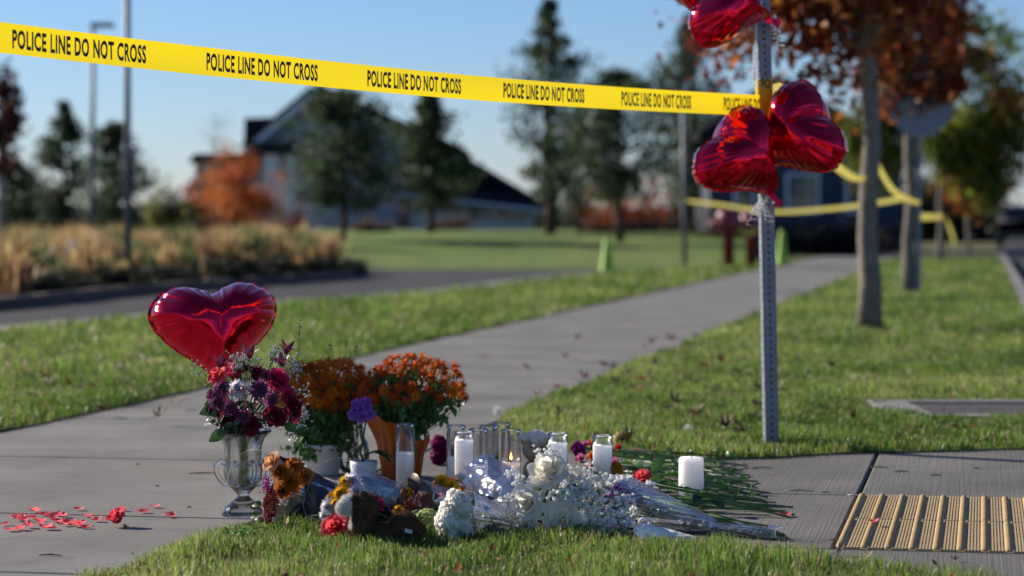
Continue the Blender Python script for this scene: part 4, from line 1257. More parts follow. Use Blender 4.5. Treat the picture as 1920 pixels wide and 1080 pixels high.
def heart_xy(t):
    # t in 0..1 from the notch clockwise round to the notch again
    a = 2 * PI * t
    x = 16 * math.sin(a) ** 3
    y = 13 * math.cos(a) - 5 * math.cos(2 * a) - 2 * math.cos(3 * a) - math.cos(4 * a)
    if y > 0:
        ad = min(a, 2 * PI - a)
        y = (y + 4.3 * math.exp(-(ad / 0.46) ** 2)) * 0.88   # taut foil fills out the notch
    else: y *= 0.94
    return x / 16.0, (y + 2.2) / 16.0
HEART_C = (0.0, 0.12)
def heart_mesh(seed, size=0.215, thick=0.175, puck=46):
    """inflated foil heart, radius size, in the local XZ plane, front towards -Y"""
    rr = random.Random(seed)
    ph = [rr.uniform(0, 2 * PI) for _ in range(8)]
    NT, NS = 200, 26
    mb = MB()
    pos = []
    for k in range(NT + 1):
        pos.append((k + 0.35 * math.sin(k * .9 + ph[0])) / NT)
    def pk(t):
        v = abs(math.sin(t * puck * PI + 0.9 * math.sin(t * 31 + ph[1]) + ph[2])) ** 0.6
        return v * (0.65 + 0.35 * math.sin(t * 71 + ph[3]))
    for side in (-1, 1):
        b = len(mb.V)
        for i in range(NS + 1):
            s = i / NS
            for k in range(NT):
                t = k / NT
                hx_, hz_ = heart_xy(t)
                e = 1 - 0.018 * pk(t)                     # scalloped edge
                x = HEART_C[0] + (hx_ * e - HEART_C[0]) * s
                z = HEART_C[1] + (hz_ * e - HEART_C[1]) * s
                prof = max(0.0, 1 - s ** 2.3) ** 0.58
                dn = math.hypot(hx_ - HEART_C[0], hz_ - HEART_C[1])
                lobe = 0.74 + 0.26 * min(1.0, dn / 0.95)
                notch = smooth01(0.0, 0.10, min(t, 1 - t))
                crease = 1 - (1 - notch) * 0.10 * smooth01(0.25, 0.85, s) * (1 - smooth01(.93, 1, s))
                pu = 1 - 0.27 * pk(t) * smooth01(0.55, 0.95, s)
                pu *= 1 - 0.02 * (0.5 + 0.5 * math.sin(t * puck * PI * 0.5 + ph[4])) * smooth01(0.35, 0.8, s)
                y = side * thick * prof * crease * pu * (lobe * s + (1 - s) * 0.86) 
                mb.v((x * size, y, z * size))
        for i in range(NS):
            for k in range(NT):
                k2 = (k + 1) % NT
                q = (b + i * NT + k, b + i * NT + k2, b + (i + 1) * NT + k2, b + (i + 1) * NT + k)
                mb.f(*(q if side < 0 else q[::-1]))
    seam = MB()
    def sf(a, bb):
        hx_, hz_ = heart_xy(a)
        e = 1 - 0.018 * pk(a)
        k = e * 0.995 + bb * 0.035
        return ((HEART_C[0] + (hx_ - HEART_C[0]) * k) * size, 0.004 * math.sin(a * puck * 2 * PI) * bb, (HEART_C[1] + (hz_ - HEART_C[1]) * k) * size)
    seam.grid(sf, NT, 1, cu=True)
    me, ms = mb.mesh('envelope'), seam.mesh('seam')
    me.materials.append(M['foil']); ms.materials.append(M['foil'])
    tl = MB()
    tl.grid(lambda a, b: ((-.016 + .032 * a) * (1 - .25 * math.sin(b * 5)), .004 * math.sin(b * 7 + a * 3), -0.80 * size - .075 * b), 2, 6)
    mt = tl.mesh('tail'); mt.materials.append(M['foil'])
    return me, ms, mt
HEARTS = [heart_mesh(s, puck=p) for s, p in ((1, 34), (2, 40), (3, 37))]

def balloon(label, centre, rot, variant, scale=1.0):
    """rot: rotation matrix of the heart (local front -Y, up +Z)"""
    t = thing('heart_balloon', label, 'balloon', centre, 'red foil heart balloons')
    T = Matrix.Translation(Vector(centre)) @ rot.to_4x4() @ Matrix.Scale(scale, 4)
    me, ms, mt = HEARTS[variant]
    put('envelope', me, None, t, T)
    put('seam', ms, None, t, T)
    put('tail', mt, None, t, T)
    return t, T
def eul(x, y, z): return Euler((R(x), R(y), R(z)), 'XYZ').to_matrix()

bc = P(404, 628, 8.15)
bt, bT = balloon('red foil heart balloon floating behind the glass urn of flowers', bc, eul(-14, -4, 16), 0, 1.0)
rb = MB()
tip = bT @ Vector((0, 0, -0.80 * .215 - .07))
gnd = G(455, 862)
rb.tube([tip, tip.lerp(gnd, .35) + Vector((.01, 0, 0)), tip.lerp(gnd, .7), gnd + Vector((0, 0, .002))], 0.0015, 5)
put('ribbon', rb, M['ribbon'], bt)

def curls(mb, start, n, seed, spread=(0.05, 0.05, 0.16), turns=5, r=0.010):
    rr = random.Random(seed)
    for k in range(n):
        d = Vector((rr.uniform(-1, 1) * spread[0], rr.uniform(-1, .4) * spread[1], -rr.uniform(.4, 1) * spread[2]))
        N = turns * 9
        ph = rr.uniform(0, 6)
        def pt(a):
            p = Vector(start) + d * a
            th = ph + turns * 2 * PI * a
            return p + Vector((math.cos(th), math.sin(th), 0.35 * math.sin(th))) * r * (0.4 + a)
        def fn(a, b):
            p = pt(a); t = (pt(min(1, a + .01)) - pt(max(0, a - .01))).normalized()
            return p + Vector((0, 0, 1)).cross(t).cross(t).normalized() * (b - .5) * 0.0045
        mb.grid(fn, N, 1)
    return mb

specs = [
    ('lower left red foil heart balloon tied to the post', (1392, 302), 8.76, eul(-14, -42, 40), 1, 0.90, True),
    ('red foil heart balloon overlapping the post on its right, under the tape', (1494, 258), 8.85, eul(-20, 50, -56), 2, 0.92, True),
    ('red foil heart balloon high on the post, cut by the top edge', (1372, 10), 8.80, eul(-12, -72, 34), 0, 0.84, False),
    ('small corner of a red foil heart balloon behind the topmost one', (1296, -45), 9.05, eul(0, -10, -24), 1, 0.9, False)]
for lab, (px, py), Y, rot, var, sc_, curl in specs:
    t, T = balloon(lab, P(px, py, Y), rot, var, sc_)
    tip = T @ Vector((0, 0, -0.80 * .215 - .06))
    tie = P(1436, 372, 8.98) if curl else P(1431, 40, 8.98)
    rb = MB(); rb.tube([tip, tip.lerp(tie, .6) + Vector((0, -.01, -.01)), tie], 0.0016, 5); put('ribbon', rb, M['ribbon'], t)
    cm = MB()
    if lab.startswith('lower'): curls(cm, P(1428, 372, 8.9), 5, 4, (.05, .04, .10), 4, .013)
    elif 'overlapping' in lab: curls(cm, P(1442, 368, 8.92), 2, 8, (.06, .04, .08), 3, .010)
    elif 'high' in lab: curls(cm, P(1414, 84, 8.93), 4, 5, (.022, .03, .17), 9, .008)
    else: curls(cm, P(1452, 28, 8.98), 4, 6, (.045, .03, .17), 7, .010)
    put('curled_ribbon', cm, M['ribbon'], t)
# ------------------------------------------------------------------ flower kit (heads face local +Z, centre at the origin)
def petal(mb, az, L, Wd, e0, e1, r0=0.0, z0=0.0, cup=0.15, c0=(1, 1, 1), c1=(1, 1, 1), tip=0.5, n=4, wob=0.0, cm=None, edge=None):
    """one petal leaving the axis at azimuth az; its rise angle goes from e0 to e1 (degrees)"""
    ca, sa = math.cos(az), math.sin(az)
    r, z = r0, z0
    b = len(mb.V)
    for i in range(n + 1):
        s = i / n
        e = R(e0 + (e1 - e0) * s)
        if i:
            r += math.cos(e) * L / n; z += math.sin(e) * L / n
        w = Wd * (math.sin(PI * (0.10 + 0.90 * s) ** 0.8) ** 0.7 * (1 - tip * s * s) + 0.12) if i < n else Wd * 0.22 * (1 - tip * .6)
        col = tuple(a + (d - a) * s for a, d in zip(c0, c1)) if cm is None else cm(s)
        for j in (-1, 0, 1):
            x = r; y = w * j
            zz = z + cup * w * (j * j) + wob * math.sin(7 * s + az * 5 + j)
            cc = edge if (edge and (j != 0 or i == n)) and i > 1 else col
            mb.v((x * ca - y * sa, x * sa + y * ca, zz), cc)
    for i in range(n):
        for j in range(2):
            mb.f(b + i * 3 + j, b + i * 3 + j + 1, b + (i + 1) * 3 + j + 1, b + (i + 1) * 3 + j)

def mum_mesh(seed, Rr=0.03, n=22, layers=2, c0=(0.75, 0.33, 0.02), c1=(0.42, 0.06, 0.015), cc=(0.30, 0.28, 0.02), width=0.0032, edge=None, cup=0.15, centre=0.18, erange=(55, 5)):
    rr = random.Random(seed)
    mb = MB()
    for k in range(layers):
        f = k / max(1, layers - 1) if layers > 1 else 0
        e = erange[0] + (erange[1] - erange[0]) * (1 - f)
        for i in range(n):
            az = 2 * PI * (i + 0.5 * k + rr.uniform(-.25, .25)) / n
            petal(mb, az, Rr * (1 - .28 * f) * rr.uniform(.85, 1.1), width, e + rr.uniform(-14, 14), e - 18 + rr.uniform(-20, 14), Rr * .10, 0.001 * k, cup, c0, c1, edge=edge, n=3)
    mb.ball((0, 0, Rr * .06), (Rr * centre, Rr * centre, Rr * centre * .55), 8, 5, cc)
    return mb

def rose_mesh(seed, Rr=0.04, c0=(0.6, 0.02, 0.05), c1=(0.65, 0.06, 0.1), turns=15, openness=1.0):
    rr = random.Random(seed)
    mb = MB()
    for k in range(turns):
        f = k / (turns - 1)
        rad = Rr * (0.10 + 0.62 * f ** 0.9)
        h = Rr * (1.15 - 0.25 * f) * rr.uniform(.92, 1.05)
        az = k * 2.4 + rr.uniform(-.2, .2)
        span = R(62 if f > .35 else 88)
        roll = Rr * (0.05 + 0.42 * f ** 1.5) * openness
        ph = rr.uniform(0, 6)
        t = rr.uniform(.85, 1.12)
        def fn(u, v):
            a = az + (u - .5) * 2 * span * (0.55 + .45 * math.sin(PI * min(1, v * .8 + .2)))
            r_ = rad * (0.38 + 0.62 * v ** .6) + roll * max(0, v - .55) ** 1.6 * 3.2 + 0.05 * Rr * math.sin(u * 6 + ph) * v
            z = h * v * (1 - 0.18 * (2 * u - 1) ** 2 * v) - roll * .9 * max(0, v - .8) * 3 + (1 - f) * Rr * .18
            return (r_ * math.cos(a), r_ * math.sin(a), z - Rr * .45)
        mb.grid(fn, 6, 5, col=lambda u, v: tuple((a + (b - a) * v) * t for a, b in zip(c0, c1)))
    return mb

def ruffle_mesh(seed, Rr=(0.03, 0.03, 0.03), n=110, size=0.011, col=(0.8, 0.8, 0.78), col2=(0.7, 0.72, 0.6), lobes=4):
    """ball of little ruffled florets (carnation, stock, hydrangea)"""
    rr = random.Random(seed)
    mb = MB()
    for k in range(n):
        zz = 1 - 2 * (k + .5) / n; ph = k * 2.39996
        d = Vector((math.sqrt(1 - zz * zz) * math.cos(ph), math.sqrt(1 - zz * zz) * math.sin(ph), zz))
        p = Vector((d.x * Rr[0], d.y * Rr[1], d.z * Rr[2])) * rr.uniform(.86, 1.06)
        F_ = frame(p, d + Vector((rr.uniform(-.4, .4), rr.uniform(-.4, .4), rr.uniform(-.4, .4))), rr.uniform(0, 6))
        sub = MB()
        t = rr.uniform(.88, 1.08)
        for i in range(lobes):
            petal(sub, 2 * PI * i / lobes, size * rr.uniform(.8, 1.15), size * .45, 35 + rr.uniform(-15, 15), -15 + rr.uniform(-25, 25), 0, 0, .3, tuple(c * t for c in col2), tuple(c * t for c in col), tip=.1, n=2, wob=size * .12)
        mb.add(sub, F_)
    return mb

def leaf_mesh(L=0.06, Wd=0.018, bend=25, fold=0.25, n=7):
    mb = MB()
    x = z = 0.0
    for i in range(n + 1):
        s = i / n
        if i:
            e = R(bend * (0.8 - 1.8 * s)); x += math.cos(e) * L / n; z += math.sin(e) * L / n
        w = Wd * math.sin(PI * min(1, s * .96 + .02) ** .8) ** .9
        for j in (-1, 0, 1): mb.v((x, w * j, z + fold * w * abs(j)))
    for i in range(n):
        for j in range(2): mb.f(i * 3 + j, i * 3 + j + 1, (i + 1) * 3 + j + 1, (i + 1) * 3 + j)
    return mb
LEAF = leaf_mesh()
LEAF_L = leaf_mesh(0.10, 0.026, 35)
LEAF_S = leaf_mesh(0.028, 0.0085, 25, n=4)

def floret_ball(mb, c, r, col=(0.82, 0.82, 0.80)):
    """tiny lumpy baby's breath floret"""
    c = Vector(c)
    mb.ball(c, (r, r, r * .85), 6, 4, col)

def breath(rr, centre, rad, n, r=0.0042, col=(0.80, 0.80, 0.77), root=None):
    """spray of baby's breath: florets and hair-thin stems (two meshes)"""
    fl, st = MB(), MB()
    centre = Vector(centre); root = Vector(root) if root is not None else centre - Vector((0, 0, rad[2]))
    nc = max(1, n // 6)
    for k in range(nc):
        d = Vector((rr.gauss(0, 1), rr.gauss(0, 1), rr.gauss(0, 1))).normalized() * rr.uniform(.35, 1) ** .5
        cc = centre + Vector((d.x * rad[0], d.y * rad[1], d.z * rad[2]))
        st.tube([root, root.lerp(cc, .6) + Vector((rr.uniform(-.01, .01), 0, .006)), cc], 0.0007, 3, cap=False)
        for q in range(6):
            p = cc + Vector((rr.gauss(0, 1), rr.gauss(0, 1), rr.gauss(0, 1))) * 0.010
            t = rr.uniform(.85, 1.05)
            floret_ball(fl, p, r * rr.uniform(.6, 1.15), tuple(c * t for c in col))
            st.tube([cc, p], 0.0005, 3, cap=False)
    return fl, st

def sprig(rr, base, d, L, leaves, lsize, mb_leaf, mb_stem, col=None, r=0.0014, lm=None):
    base = Vector(base); d = Vector(d).normalized()
    bend = Vector((rr.uniform(-.2, .2), rr.uniform(-.2, .2), 0))
    pts = [base + d * L * s + bend * L * s * s for s in (0, .33, .66, 1)]
    mb_stem.tube(pts, [r, r * .9, r * .7, r * .4], 4, cap=False)
    for k in range(leaves):
        s = .25 + .75 * k / max(1, leaves - 1)
        p = pts[0].lerp(pts[-1], s) + bend * L * (s * s - s)
        a = k * 2.4 + rr.uniform(-.4, .4)
        o = d.orthogonal().normalized(); o2 = d.cross(o)
        x = (o * math.cos(a) + o2 * math.sin(a) + d * .5).normalized()
        y = d.cross(x).normalized(); z = x.cross(y)
        Mx = Matrix(((x.x, y.x, z.x, p.x), (x.y, y.y, z.y, p.y), (x.z, y.z, z.z, p.z), (0, 0, 0, 1))) @ Matrix.Scale(lsize * rr.uniform(.7, 1.2), 4)
        mb_leaf.add(lm or LEAF_S, Mx)

def fixed(me_mb, name, mt):
    me = me_mb.mesh(name); me.materials.append(mt); return me

# shared flower meshes
MUM = [fixed(mum_mesh(s, 0.034, 15, 2, (0.82, 0.36, 0.02), (0.62, 0.075, 0.015), width=.0030), 'mum_flower', M['petal']) for s in (1, 2, 3)]
MUM_DARK = [fixed(mum_mesh(s, 0.031, 13, 2, (0.62, 0.17, 0.012), (0.48, 0.035, 0.012), (0.40, 0.24, 0.02), width=.0030), 'mum_flower', M['petal']) for s in (4, 5, 6)]
MUM_PURPLE = [fixed(mum_mesh(s, 0.027, 20, 3, (0.09, 0.012, 0.06), (0.34, 0.14, 0.28), (0.12, 0.11, 0.02), width=.0042, edge=(0.14, 0.03, 0.11), centre=.24), 'purple_flower', M['petal']) for s in (7, 8)]
DAISY = fixed(mum_mesh(9, 0.032, 16, 2, (0.72, 0.73, 0.75), (0.78, 0.79, 0.8), (0.5, 0.36, 0.03), width=.0050), 'white_flower', M['petal'])
YELLOW = fixed(mum_mesh(10, 0.024, 18, 3, (0.60, 0.30, 0.012), (0.72, 0.42, 0.015), (0.45, 0.25, 0.02), width=.005), 'yellow_flower', M['petal'])
WHITEMUM = fixed(mum_mesh(11, 0.028, 22, 4, (0.62, 0.60, 0.66), (0.74, 0.72, 0.78), (0.5, 0.5, 0.4), width=.0045, erange=(75, 0)), 'white_mum', M['petal'])
ROSE_PINK = fixed(rose_mesh(12, 0.036, (0.45, 0.01, 0.06), (0.58, 0.03, 0.12)), 'rose', M['petal'])
ROSE_CORAL = fixed(rose_mesh(13, 0.034, (0.62, 0.03, 0.05), (0.75, 0.10, 0.12)), 'rose', M['petal'])
ROSE_DARK = fixed(rose_mesh(14, 0.034, (0.10, 0.006, 0.016), (0.16, 0.01, 0.03)), 'rose', M['petal'])
ROSE_WHITE = fixed(rose_mesh(15, 0.046, (0.80, 0.74, 0.48), (0.90, 0.88, 0.82), 17), 'white_rose', M['petal'])
ROSE_WHITE2 = fixed(rose_mesh(16, 0.044, (0.82, 0.78, 0.58), (0.90, 0.89, 0.84), 17), 'white_rose', M['petal'])

def head(parent, name, me, p, d, spin=0.0, sc=1.0, label=None):
    return put(name, me, None, parent, frame(p, d, spin, sc), label=label)

# ------------------------------------------------------------------ cut-glass urn with its bouquet
vb_ = G(456, 966)
urn = thing('glass_urn', 'clear cut glass urn with scrolled handles holding a purple and red bouquet', 'vase', vb_)
UH = 0.243
T = Matrix.Translation(vb_)
outer = [(0.0, .0), (.060, .0), (.061, .008), (.052, .016), (.050, .024), (.040, .032), (.031, .042), (.019, .052), (.016, .060), (.026, .070), (.042, .086), (.052, .106), (.056, .128), (.0535, .150), (.052, .175), (.0545, .200), (.063, .222), (.076, .236), (.081, .241), (.079, .2455)]
inner = [(.072, .2405), (.060, .228), (.0515, .205), (.0485, .180), (.0495, .150), (.0505, .128), (.046, .106), (.034, .086), (.018, .074), (.0, .071)]
def flute(th, r, z):
    if z < .06: return r * (1 + .035 * abs(math.sin(th * 9)) * (r / .06))
    if z > .234: return r * (1 + .022 * math.cos(th * 16))
    if .075 < z < .125: return r * (1 + .030 * abs(math.cos(th * 4)))
    return r
gl = MB(); gl.lathe(outer + inner, 64, flute)
body = put('body', gl, M['crystal'], urn, T)
for a in (200, 340, 255, 300):
    m_ = MB()
    prof = [(.049, .150), (.066, .158), (.078, .146), (.079, .126), (.068, .106), (.054, .092), (.046, .090)]
    pts = [Vector((r * math.cos(R(a)), r * math.sin(R(a)), z)) for r, z in prof]
    fine = []
    for i in range(len(pts) - 1):
        for k in range(3): fine.append(pts[i].lerp(pts[i + 1], k / 3))
    fine.append(pts[-1])
    m_.tube(fine, .0075, 10)
    put('handle', m_, M['crystal'], urn, T)
wt = MB(); wt.lathe([(0, .0715)] + [(r - .0006, z) for r, z in reversed(inner[4:-1]) if z <= .151] + [(0, .149)], 40)
put('water', wt, M['water'], urn, T)

bq = thing('urn_bouquet', 'purple, red and white mixed bouquet standing in the glass urn', 'bouquet', vb_ + Vector((0, 0, .08)))
rr = random.Random(101)
BP = vb_ + Vector((0, 0, .25))
st = MB()
Yv = vb_.y
def at(px, py, dy=0.0): return P(px, py, Yv + dy)
heads = [('rose', ROSE_CORAL, 408, 706, -.02, (-.5, -.5, .6), 1.0), ('rose', ROSE_PINK, 440, 700, .03, (-.1, -.2, 1), 1.05), ('rose', ROSE_PINK, 520, 716, -.03, (.5, -.5, .5), 1.15),
         ('rose', ROSE_DARK, 484, 704, .02, (.2, -.3, .9), 1.1), ('rose', ROSE_DARK, 545, 765, -.01, (.8, -.4, .2), 1.2), ('rose', ROSE_PINK, 536, 742, 0, (.8, -.3, .3), .95), ('rose', ROSE_DARK, 470, 795, -.07, (0, -.9, .1), .9),
         ('rose', ROSE_DARK, 425, 782, -.06, (-.4, -.8, .1), .9), ('rose', ROSE_DARK, 515, 782, -.07, (.4, -.8, .1), 1.0), ('rose', ROSE_DARK, 452, 690, .05, (0, .2, 1), 1.0)]
for nm, me, px, py, dy, d, sc_ in heads:
    p = at(px, py, dy); head(bq, nm, me, p, d, rr.uniform(0, 6), sc_)
    st.tube([p, p.lerp(BP, .6), BP + Vector((rr.uniform(-.02, .02), rr.uniform(-.02, .02), -.02)), vb_ + Vector((rr.uniform(-.012, .012), rr.uniform(-.012, .012), .085))], .0022, 5)
for k, (px, py, dy, d, me, sc_) in enumerate([(400, 742, -.05, (-.7, -.7, .2), MUM_PURPLE[0], .95), (407, 755, -.07, (-.4, -.9, .1), MUM_PURPLE[1], .9), (486, 730, -.09, (.1, -.9, .35), MUM_PURPLE[0], 1.2), (508, 748, -.07, (.5, -.8, .1), MUM_PURPLE[1], .9),
                                              (418, 728, -.07, (-.2, -.8, .5), MUM_PURPLE[1], 1.0), (432, 764, -.09, (0, -1, .0), MUM_PURPLE[0], .95), (456, 782, -.09, (.1, -1, -.1), MUM_PURPLE[1], .9), (500, 705, -.04, (.2, -.4, .8), MUM_PURPLE[0], .9), (395, 768, -.03, (-.8, -.5, 0), MUM_PURPLE[0], .8)]):
    p = at(px, py, dy); head(bq, 'purple_flower', me, p, d, rr.uniform(0, 6), sc_)
    st.tube([p, p.lerp(BP, .6), BP + Vector((rr.uniform(-.02, .02), rr.uniform(-.02, .02), -.02)), vb_ + Vector((rr.uniform(-.012, .012), rr.uniform(-.012, .012), .085))], .0020, 5)
p = at(446, 730, -.085); head(bq, 'white_mum', WHITEMUM, p, (-.1, -.8, .6), 0, 1.1); st.tube([p, BP], .002, 5)
M['berry'] = mat('pink_berry', (0.42, 0.10, 0.11), 0.3, var=0.15, vscale=60, sub=.1)
for px, py in ((434, 735), (455, 730), (460, 744), (459, 757), (478, 760), (467, 770), (487, 751), (484, 779)):
    p = at(px, py, -.115); m_ = MB(); m_.ball(p, (.0065, .0065, .0075), 10, 8); m_.tube([p + Vector((0, 0, .006)), p + Vector((0, -.001, .011))], .0012, 4)
    put('berry', m_, M['berry'], bq); st.tube([p, p + Vector((0, .04, -.03)), BP], .0012, 4)
for px, py, dy, a, L in ((392, 762, -.02, -.9, 1.0), (385, 770, -.02, -1.1, 1.05), (400, 775, -.04, -1.4, .9), (408, 806, -.05, -2.1, .9), (510, 800, -.04, .5, .8), (398, 815, -.05, -2.2, 1.0), (386, 756, 0, -.6, .8)):
    p = at(px + 24, py - 6, dy); e = at(px - 12 if a < 0 else px + 40, py + 6 if a > -2 else py + 16, dy - .01)
    x = (e - p).normalized(); y = Vector((0, -1, .25)).cross(x).normalized(); z = x.cross(y)
    Mx = Matrix(((x.x, y.x, z.x, p.x), (x.y, y.y, z.y, p.y), (x.z, y.z, z.z, p.z), (0, 0, 0, 1))) @ Matrix.Scale(.92 * L, 4)
    m_ = MB(); m_.add(LEAF, Mx); put('leaf', m_, M['leaf'], bq)
lf, ls = MB(), MB()
for k in range(46):
    a = rr.uniform(0, 2 * PI); d = Vector((math.cos(a) * .9, math.sin(a) * .9, rr.uniform(.2, 1.0)))
    sprig(rr, BP + Vector((0, 0, -.01)), d, rr.uniform(.05, .11), 6, rr.uniform(.8, 1.3), lf, ls)
put('foliage', lf, M['leaf_dark'], bq, kind='stuff')
for k in range(26):
    a = rr.uniform(0, 2 * PI)
    st.tube([BP + Vector((math.cos(a) * .035, math.sin(a) * .035, .06)), BP + Vector((math.cos(a) * .02, math.sin(a) * .02, -.03)), vb_ + Vector((-math.cos(a) * .02, -math.sin(a) * .02, .08))], .0022, 5)
st.add(ls); put('stems', st, M['stem'], bq, kind='stuff')
M['breath'] = mat('white_floret', (1, 1, 1), 0.75, attr=True, trans=0.4, spec=0.15)
FL, ST = MB(), MB()
for px, py, rad, n, dy in ((458, 678, (.045, .04, .022), 130, .02), (520, 665, (.03, .03, .022), 70, .06), (548, 690, (.035, .03, .03), 80, .04), (568, 760, (.03, .03, .05), 60, .02), (556, 790, (.025, .03, .04), 40, 0), (372, 690, (.014, .02, .02), 18, 0)):
    f_, s_ = breath(rr, at(px, py, dy), rad, n, .0038, (.58, .60, .62), BP)
    FL.add(f_); ST.add(s_)
put('babys_breath', FL, M['breath'], bq, kind='stuff'); put('breath_stems', ST, M['stem'], bq, kind='stuff')
M['lily'] = mat('dusky_petal', (0.17, 0.03, 0.06), 0.5, trans=.3, var=.2, vscale=40)
for px, py, a in ((412, 690, 0), (468, 672, 1), (530, 688, 2), (536, 664, .5)):
    m_ = MB()
    for k in range(5): petal(m_, k * 1.25 + a, .045, .008, 70, 35, .002, 0, .5)
    put('lily', m_, M['lily'], bq, frame(at(px, py, -.03), (rr.uniform(-.3, .3), -.4, 1)))
M['euc'] = mat('eucalyptus', (0.05, 0.085, 0.075), 0.6, var=.2, trans=.2)
lf, ls = MB(), MB()
for bx, by, tx, ty, dy in ((555, 690, 574, 602, .05), (500, 700, 518, 655, .04)):
    a, b = at(bx, by, dy), at(tx, ty, dy); sprig(rr, a, b - a, (b - a).length, 11, .55, lf, ls)
put('eucalyptus', lf, M['euc'], bq, kind='stuff'); put('eucalyptus_stems', ls, M['stem'], bq, kind='stuff')

# ------------------------------------------------------------------ potted chrysanthemums
def mum_plant(name, label, base, pot_fn, crown, n, meshes, seed, extra=0):
    rr = random.Random(seed)
    t = thing(name, label, 'flowers', base)
    pot_fn(t, base)
    c = base + Vector(crown[0]); rad = crown[1]
    lf, ls = MB(), MB()
    rootp = base + Vector((0, 0, crown[2]))
    k = 0
    pts = []
    while len(pts) < n:
        d = Vector((rr.gauss(0, 1), rr.gauss(0, 1), rr.gauss(.35, .8))).normalized()
        if d.z < -0.25: continue
        p = c + Vector((d.x * rad[0], d.y * rad[1], d.z * rad[2])) * rr.uniform(.86, 1.05)
        if any((p - q).length < crown[3] for q, _ in pts):
            k += 1
            if k > 4000: break
            continue
        pts.append((p, d))
    for p, d in pts:
        dd = (d * .7 + Vector((rr.uniform(-.4, .4), rr.uniform(-.7, .1), .35)))
        head(t, 'flower', rr.choice(meshes), p, dd, rr.uniform(0, 6), rr.uniform(.68, 1.08))
        ls.tube([p, p.lerp(rootp, .5) + (d * .02), rootp], .0017, 4, cap=False)
        for q in range(5):
            s = rr.uniform(.12, .85); b = p.lerp(rootp, s)
            sprig(rr, b, Vector((rr.uniform(-1, 1), rr.uniform(-1, 1), rr.uniform(-.1, .8))), .035, 4, rr.uniform(.8, 1.25), lf, ls)
    for q in range(60 if seed == 201 else 0):
        a = rr.uniform(0, 6.28); d = Vector((math.cos(a), math.sin(a), rr.uniform(-.25, .7)))
        sprig(rr, rootp + d * .03, d, rr.uniform(.05, .10), 6, rr.uniform(.9, 1.4), lf, ls)
    put('foliage', lf, M['leaf'], t, kind='stuff'); put('stems', ls, M['stem'], t, kind='stuff')
    return t
M['pot_white'] = mat('white_pot', (0.66, 0.65, 0.64), 0.4, var=.05)
M['orange_wrap'] = mat('orange_wrap', (0.80, 0.17, 0.018), 0.32, var=0.2, vscale=14, trans=0.45, bump=.5, bscale=25, spec=.6)
def white_pot(t, b):
    m_ = MB(); m_.lathe([(0, 0), (.054, 0), (.058, .005), (.068, .088), (.073, .09), (.074, .102), (.069, .103), (.066, .09), (0, .085)], 32)
    put('pot', m_, M['pot_white'], t, Matrix.Translation(b))
def orange_pot(t, b):
    m_ = MB(); m_.lathe([(0, 0.001), (.054, .001), (.068, .10), (.066, .10), (0, .096)], 28); put('pot', m_, M['soil'], t, Matrix.Translation(b))
    w_ = MB()
    def wf(a, v):
        th = 2 * PI * a
        top = .155 + .035 * math.cos(th - PI * 1.02) + .018 * math.sin(3 * th + 1) + .010 * math.sin(7 * th)
        r = .060 + .022 * v + .058 * max(0, v - .55) ** 1.3 * (1 + .45 * math.cos(th - PI)) + .003 * math.sin(th * 13 + 3 * v) + .0018 * math.sin(th * 29)
        return (r * math.cos(th), r * math.sin(th), .003 + top * v * (1 + (.15 * max(0, math.cos(th - PI)) if v > .6 else 0)))
    w_.grid(wf, 96, 14, cu=True)
    put('wrapper', w_, M['orange_wrap'], t, Matrix.Translation(b))
b1 = G(603, 889)
mum_plant('potted_mum', 'orange yellow chrysanthemum in a white pot behind the urn', b1, white_pot, ((.016, 0, .262), (.165, .12, .115), .095, .030), 100, MUM * 2 + MUM_DARK, 201)
b2_ = G(752, 897)
mum_plant('potted_mum', 'dark red orange chrysanthemum in an orange wrapped pot', b2_, orange_pot, ((.036, .01, .285), (.180, .13, .112), .10, .034), 74, MUM_DARK + MUM[:1], 202)
# tall leafy sprig behind
lf, ls = MB(), MB(); rr = random.Random(7)
gt = thing('leaf_sprig', 'tall green leafy sprig rising behind the orange chrysanthemums', 'sprig', G(640, 880))
for px in (628, 645, 655):
    a, b = P(640 + (px - 640) * .3, 760, 8.15), P(px, 628 + abs(px - 640) * 1.2, 8.15)
    sprig(rr, a, b - a, (b - a).length, 14, .8, lf, ls)
ls.tube([P(640, 770, 8.15), G(640, 878)], .003, 5)
put('leaves', lf, M['leaf'], gt, kind='stuff'); put('stems', ls, M['stem'], gt, kind='stuff')

# ------------------------------------------------------------------ purple orchid in a small pot
ob = G(682, 908)
orc = thing('orchid', 'small purple orchid on a dark stem with drooping strap leaves', 'orchid', ob)
OY = ob.y
m_ = MB(); m_.tube([ob + Vector((0, 0, .07)), P(676, 850, OY), P(686, 790, OY - .01), P(678, 748, OY - .03)], [.0035, .003, .0028, .002], 7); put('stem', m_, mat('orchid_stem', (0.02, 0.022, 0.016), .4), orc)
M['orchid'] = mat('orchid_petal', (0.20, 0.06, 0.42), 0.5, trans=.35, var=.2, vscale=50)
om = MB()
for k in range(5): petal(om, k * 2 * PI / 5 + .3, .024, .012, 25, -5, .001, 0, .2, tip=.2)
for k in range(3): petal(om, k * 2.1 + .1, .010, .005, 60, 20, .001, .002, .4)
om_ = om.mesh('flower'); om_.materials.append(M['orchid'])
for px, py, d in ((668, 758, (-.4, -.9, .2)), (688, 764, (.3, -.9, .1)), (660, 778, (-.6, -.8, -.1)), (678, 782, (0, -1, -.2)), (694, 778, (.6, -.7, 0)), (674, 768, (0, -.9, .4)), (686, 752, (.2, -.5, .8))):
    head(orc, 'flower', om_, P(px, py, OY - .04), d, 0, .82)
